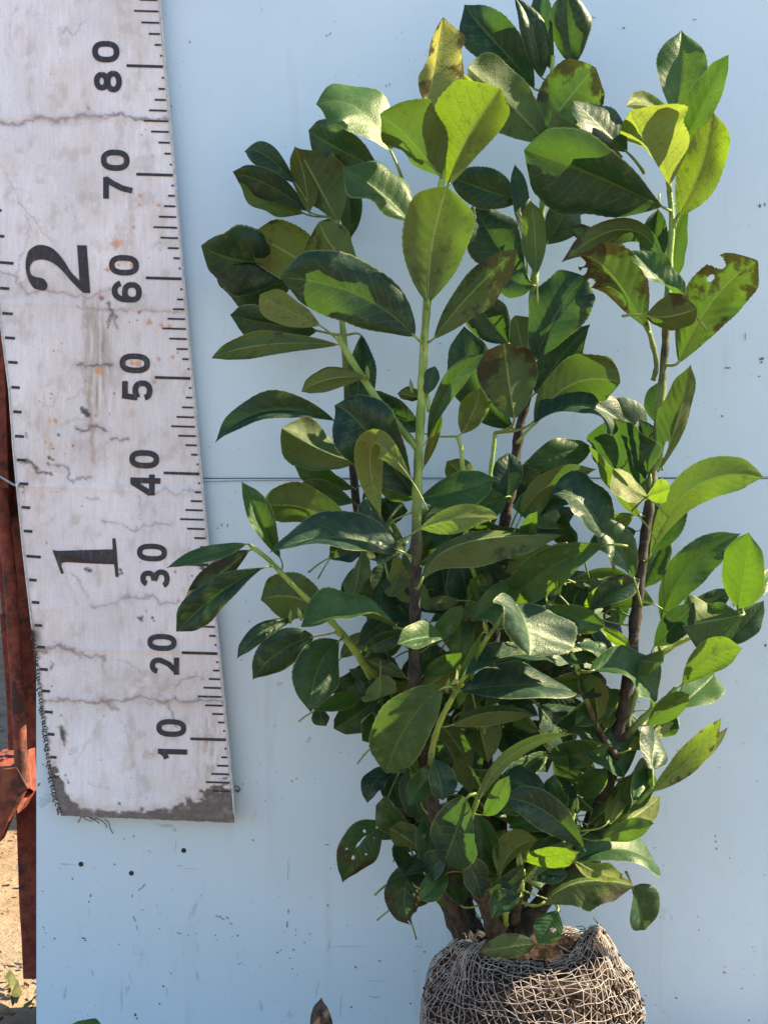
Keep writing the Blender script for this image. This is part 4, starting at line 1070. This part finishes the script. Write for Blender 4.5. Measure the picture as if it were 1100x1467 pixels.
for f in PIL: mb.tube([f(p) for p in phs], .00036, 4, cap=False)
for i in range(NP):
    f, g = PIL[i], PIL[(i+1)%NP]; p = -.95; s = 0
    while p < 1.12:
        st = R.uniform(.045, .075)*(1 if p < .5 else .8); a = (f if s == 0 else g)(p); b = (g if s == 0 else f)(p+st)
        if (a-b).length < .022: mb.tube([a, (a+b)/2+(a-BC).normalized()*R.uniform(-.0005,.0008)+Vector((0,0,R.uniform(-.0006,.0006))), b], .00026, 3, cap=False)
        if R.random() < .3:
            c_ = g(p+R.uniform(-.03,.05)); mb.tube([a, c_], 0.00024, 3, cap=False) if (a-c_).length < .02 else None
        p += st; s ^= 1
for k in range(18):   # lines round the ball
    p0 = -.7+k*.105; amp = R.uniform(.02,.07); fr = R.randint(2,4); po = R.uniform(0,6)
    mb.tube([ball(warp(t, p0), p0+amp*math.sin(fr*t+po)+.01*math.sin(19*t), .0015) for t in np.linspace(-math.pi, math.pi, 150)], .00036, 4, cap=False)
# gathered lip: loops of thread
for k in range(60):
    th = R.uniform(-1.25, -.6); ph = R.uniform(1.0, 1.25); a = ball(th, ph, .002); b = a+Vector((R.uniform(-.012,.012), R.uniform(-.006,.006), R.uniform(-.003,.006)))
    mb.tube([a, (a+b)/2+Vector((0,-.002,R.uniform(.002,.007))), b], .0005, 4, cap=False)
for k in range(40):
    th = R.uniform(.5, 1.6); ph = R.uniform(.95, 1.2); a = ball(th, ph, .001); b = a+Vector((R.uniform(-.014,.010), R.uniform(-.006,.006), R.uniform(-.006,.008)))
    mb.tube([a, (a+b)/2+Vector((0,-.002,R.uniform(.0,.005))), b], .0005, 4, cap=False)
net = mb.build('netting', M['net'], rb); tag(net, kind='stuff')
# lumps of soil and roots pushed through the net
mb = MB()
for k in range(420):
    th = R.uniform(-1.6, 1.9); ph = R.uniform(-.4, 1.3); 
    if R.random() < .5: th = R.gauss(.95, .25); ph = R.gauss(.25, .18)
    c = ball(th, ph, R.uniform(-.002,.002)); r = R.uniform(.0008,.0032)
    vs_ = [c+Vector((R.uniform(-1,1), R.uniform(-1,1), R.uniform(-1,1))).normalized()*r*R.uniform(.7,1.3) for _ in range(1)]
    dirs = [(1,0,0),(-1,0,0),(0,1,0),(0,-1,0),(0,0,1),(0,0,-1)]; vs_ = [c+Vector(q)*r*R.uniform(.6,1.4) for q in dirs]
    mb.add(vs_, [(0,2,4),(2,1,4),(1,3,4),(3,0,4),(2,0,5),(1,2,5),(3,1,5),(0,3,5)])
for k in range(50):
    th = R.uniform(-1.5,1.6); ph = R.uniform(.2,1.3); a = ball(th, ph, .001); pp = [a]
    for q in range(4): pp.append(pp[-1]+Vector((R.uniform(-.004,.004), R.uniform(-.003,.001), R.uniform(-.004,.005))))
    mb.tube(pp, [.0006,.0005,.0005,.0004,.0002], 4)
tag(mb.build('crumbs_and_roots', M['soil'], rb, False), kind='stuff')

# ------------------------------------------------------------------ loose leaves
o = make_leaf(684, 1364, 768, 1352, 34, 'U', .262, c=(728,1356), roll=0, fold=6, brown=.9, stalk=False, dt=.262, parent=None, curl=.02)
def loose(o, name, label, cat, grp=None):
    o.parent = None; o.matrix_parent_inverse = Matrix.Identity(4); o.name = name; tag(o, label, cat, grp)
loose(o, 'fallen_leaf', 'fallen green and brown leaf lying on top of the netted root ball', 'leaf')
o = make_leaf(474, 1500, 462, 1433, 34, 'T', .30, c=(452,1470), roll=10, fold=20, brown=1, stalk=False, mk='dleaf', dt=.30); loose(o, 'dead_leaf', 'dark dead leaf standing upright in front of the board at the bottom edge', 'leaf')
o = make_leaf(120, 1500, 112, 1463, 60, 'T', .30, roll=5, stalk=False, p=(.5,.4), dt=.30); loose(o, 'green_leaf', 'tip of a green leaf showing at the bottom left in front of the board', 'leaf')
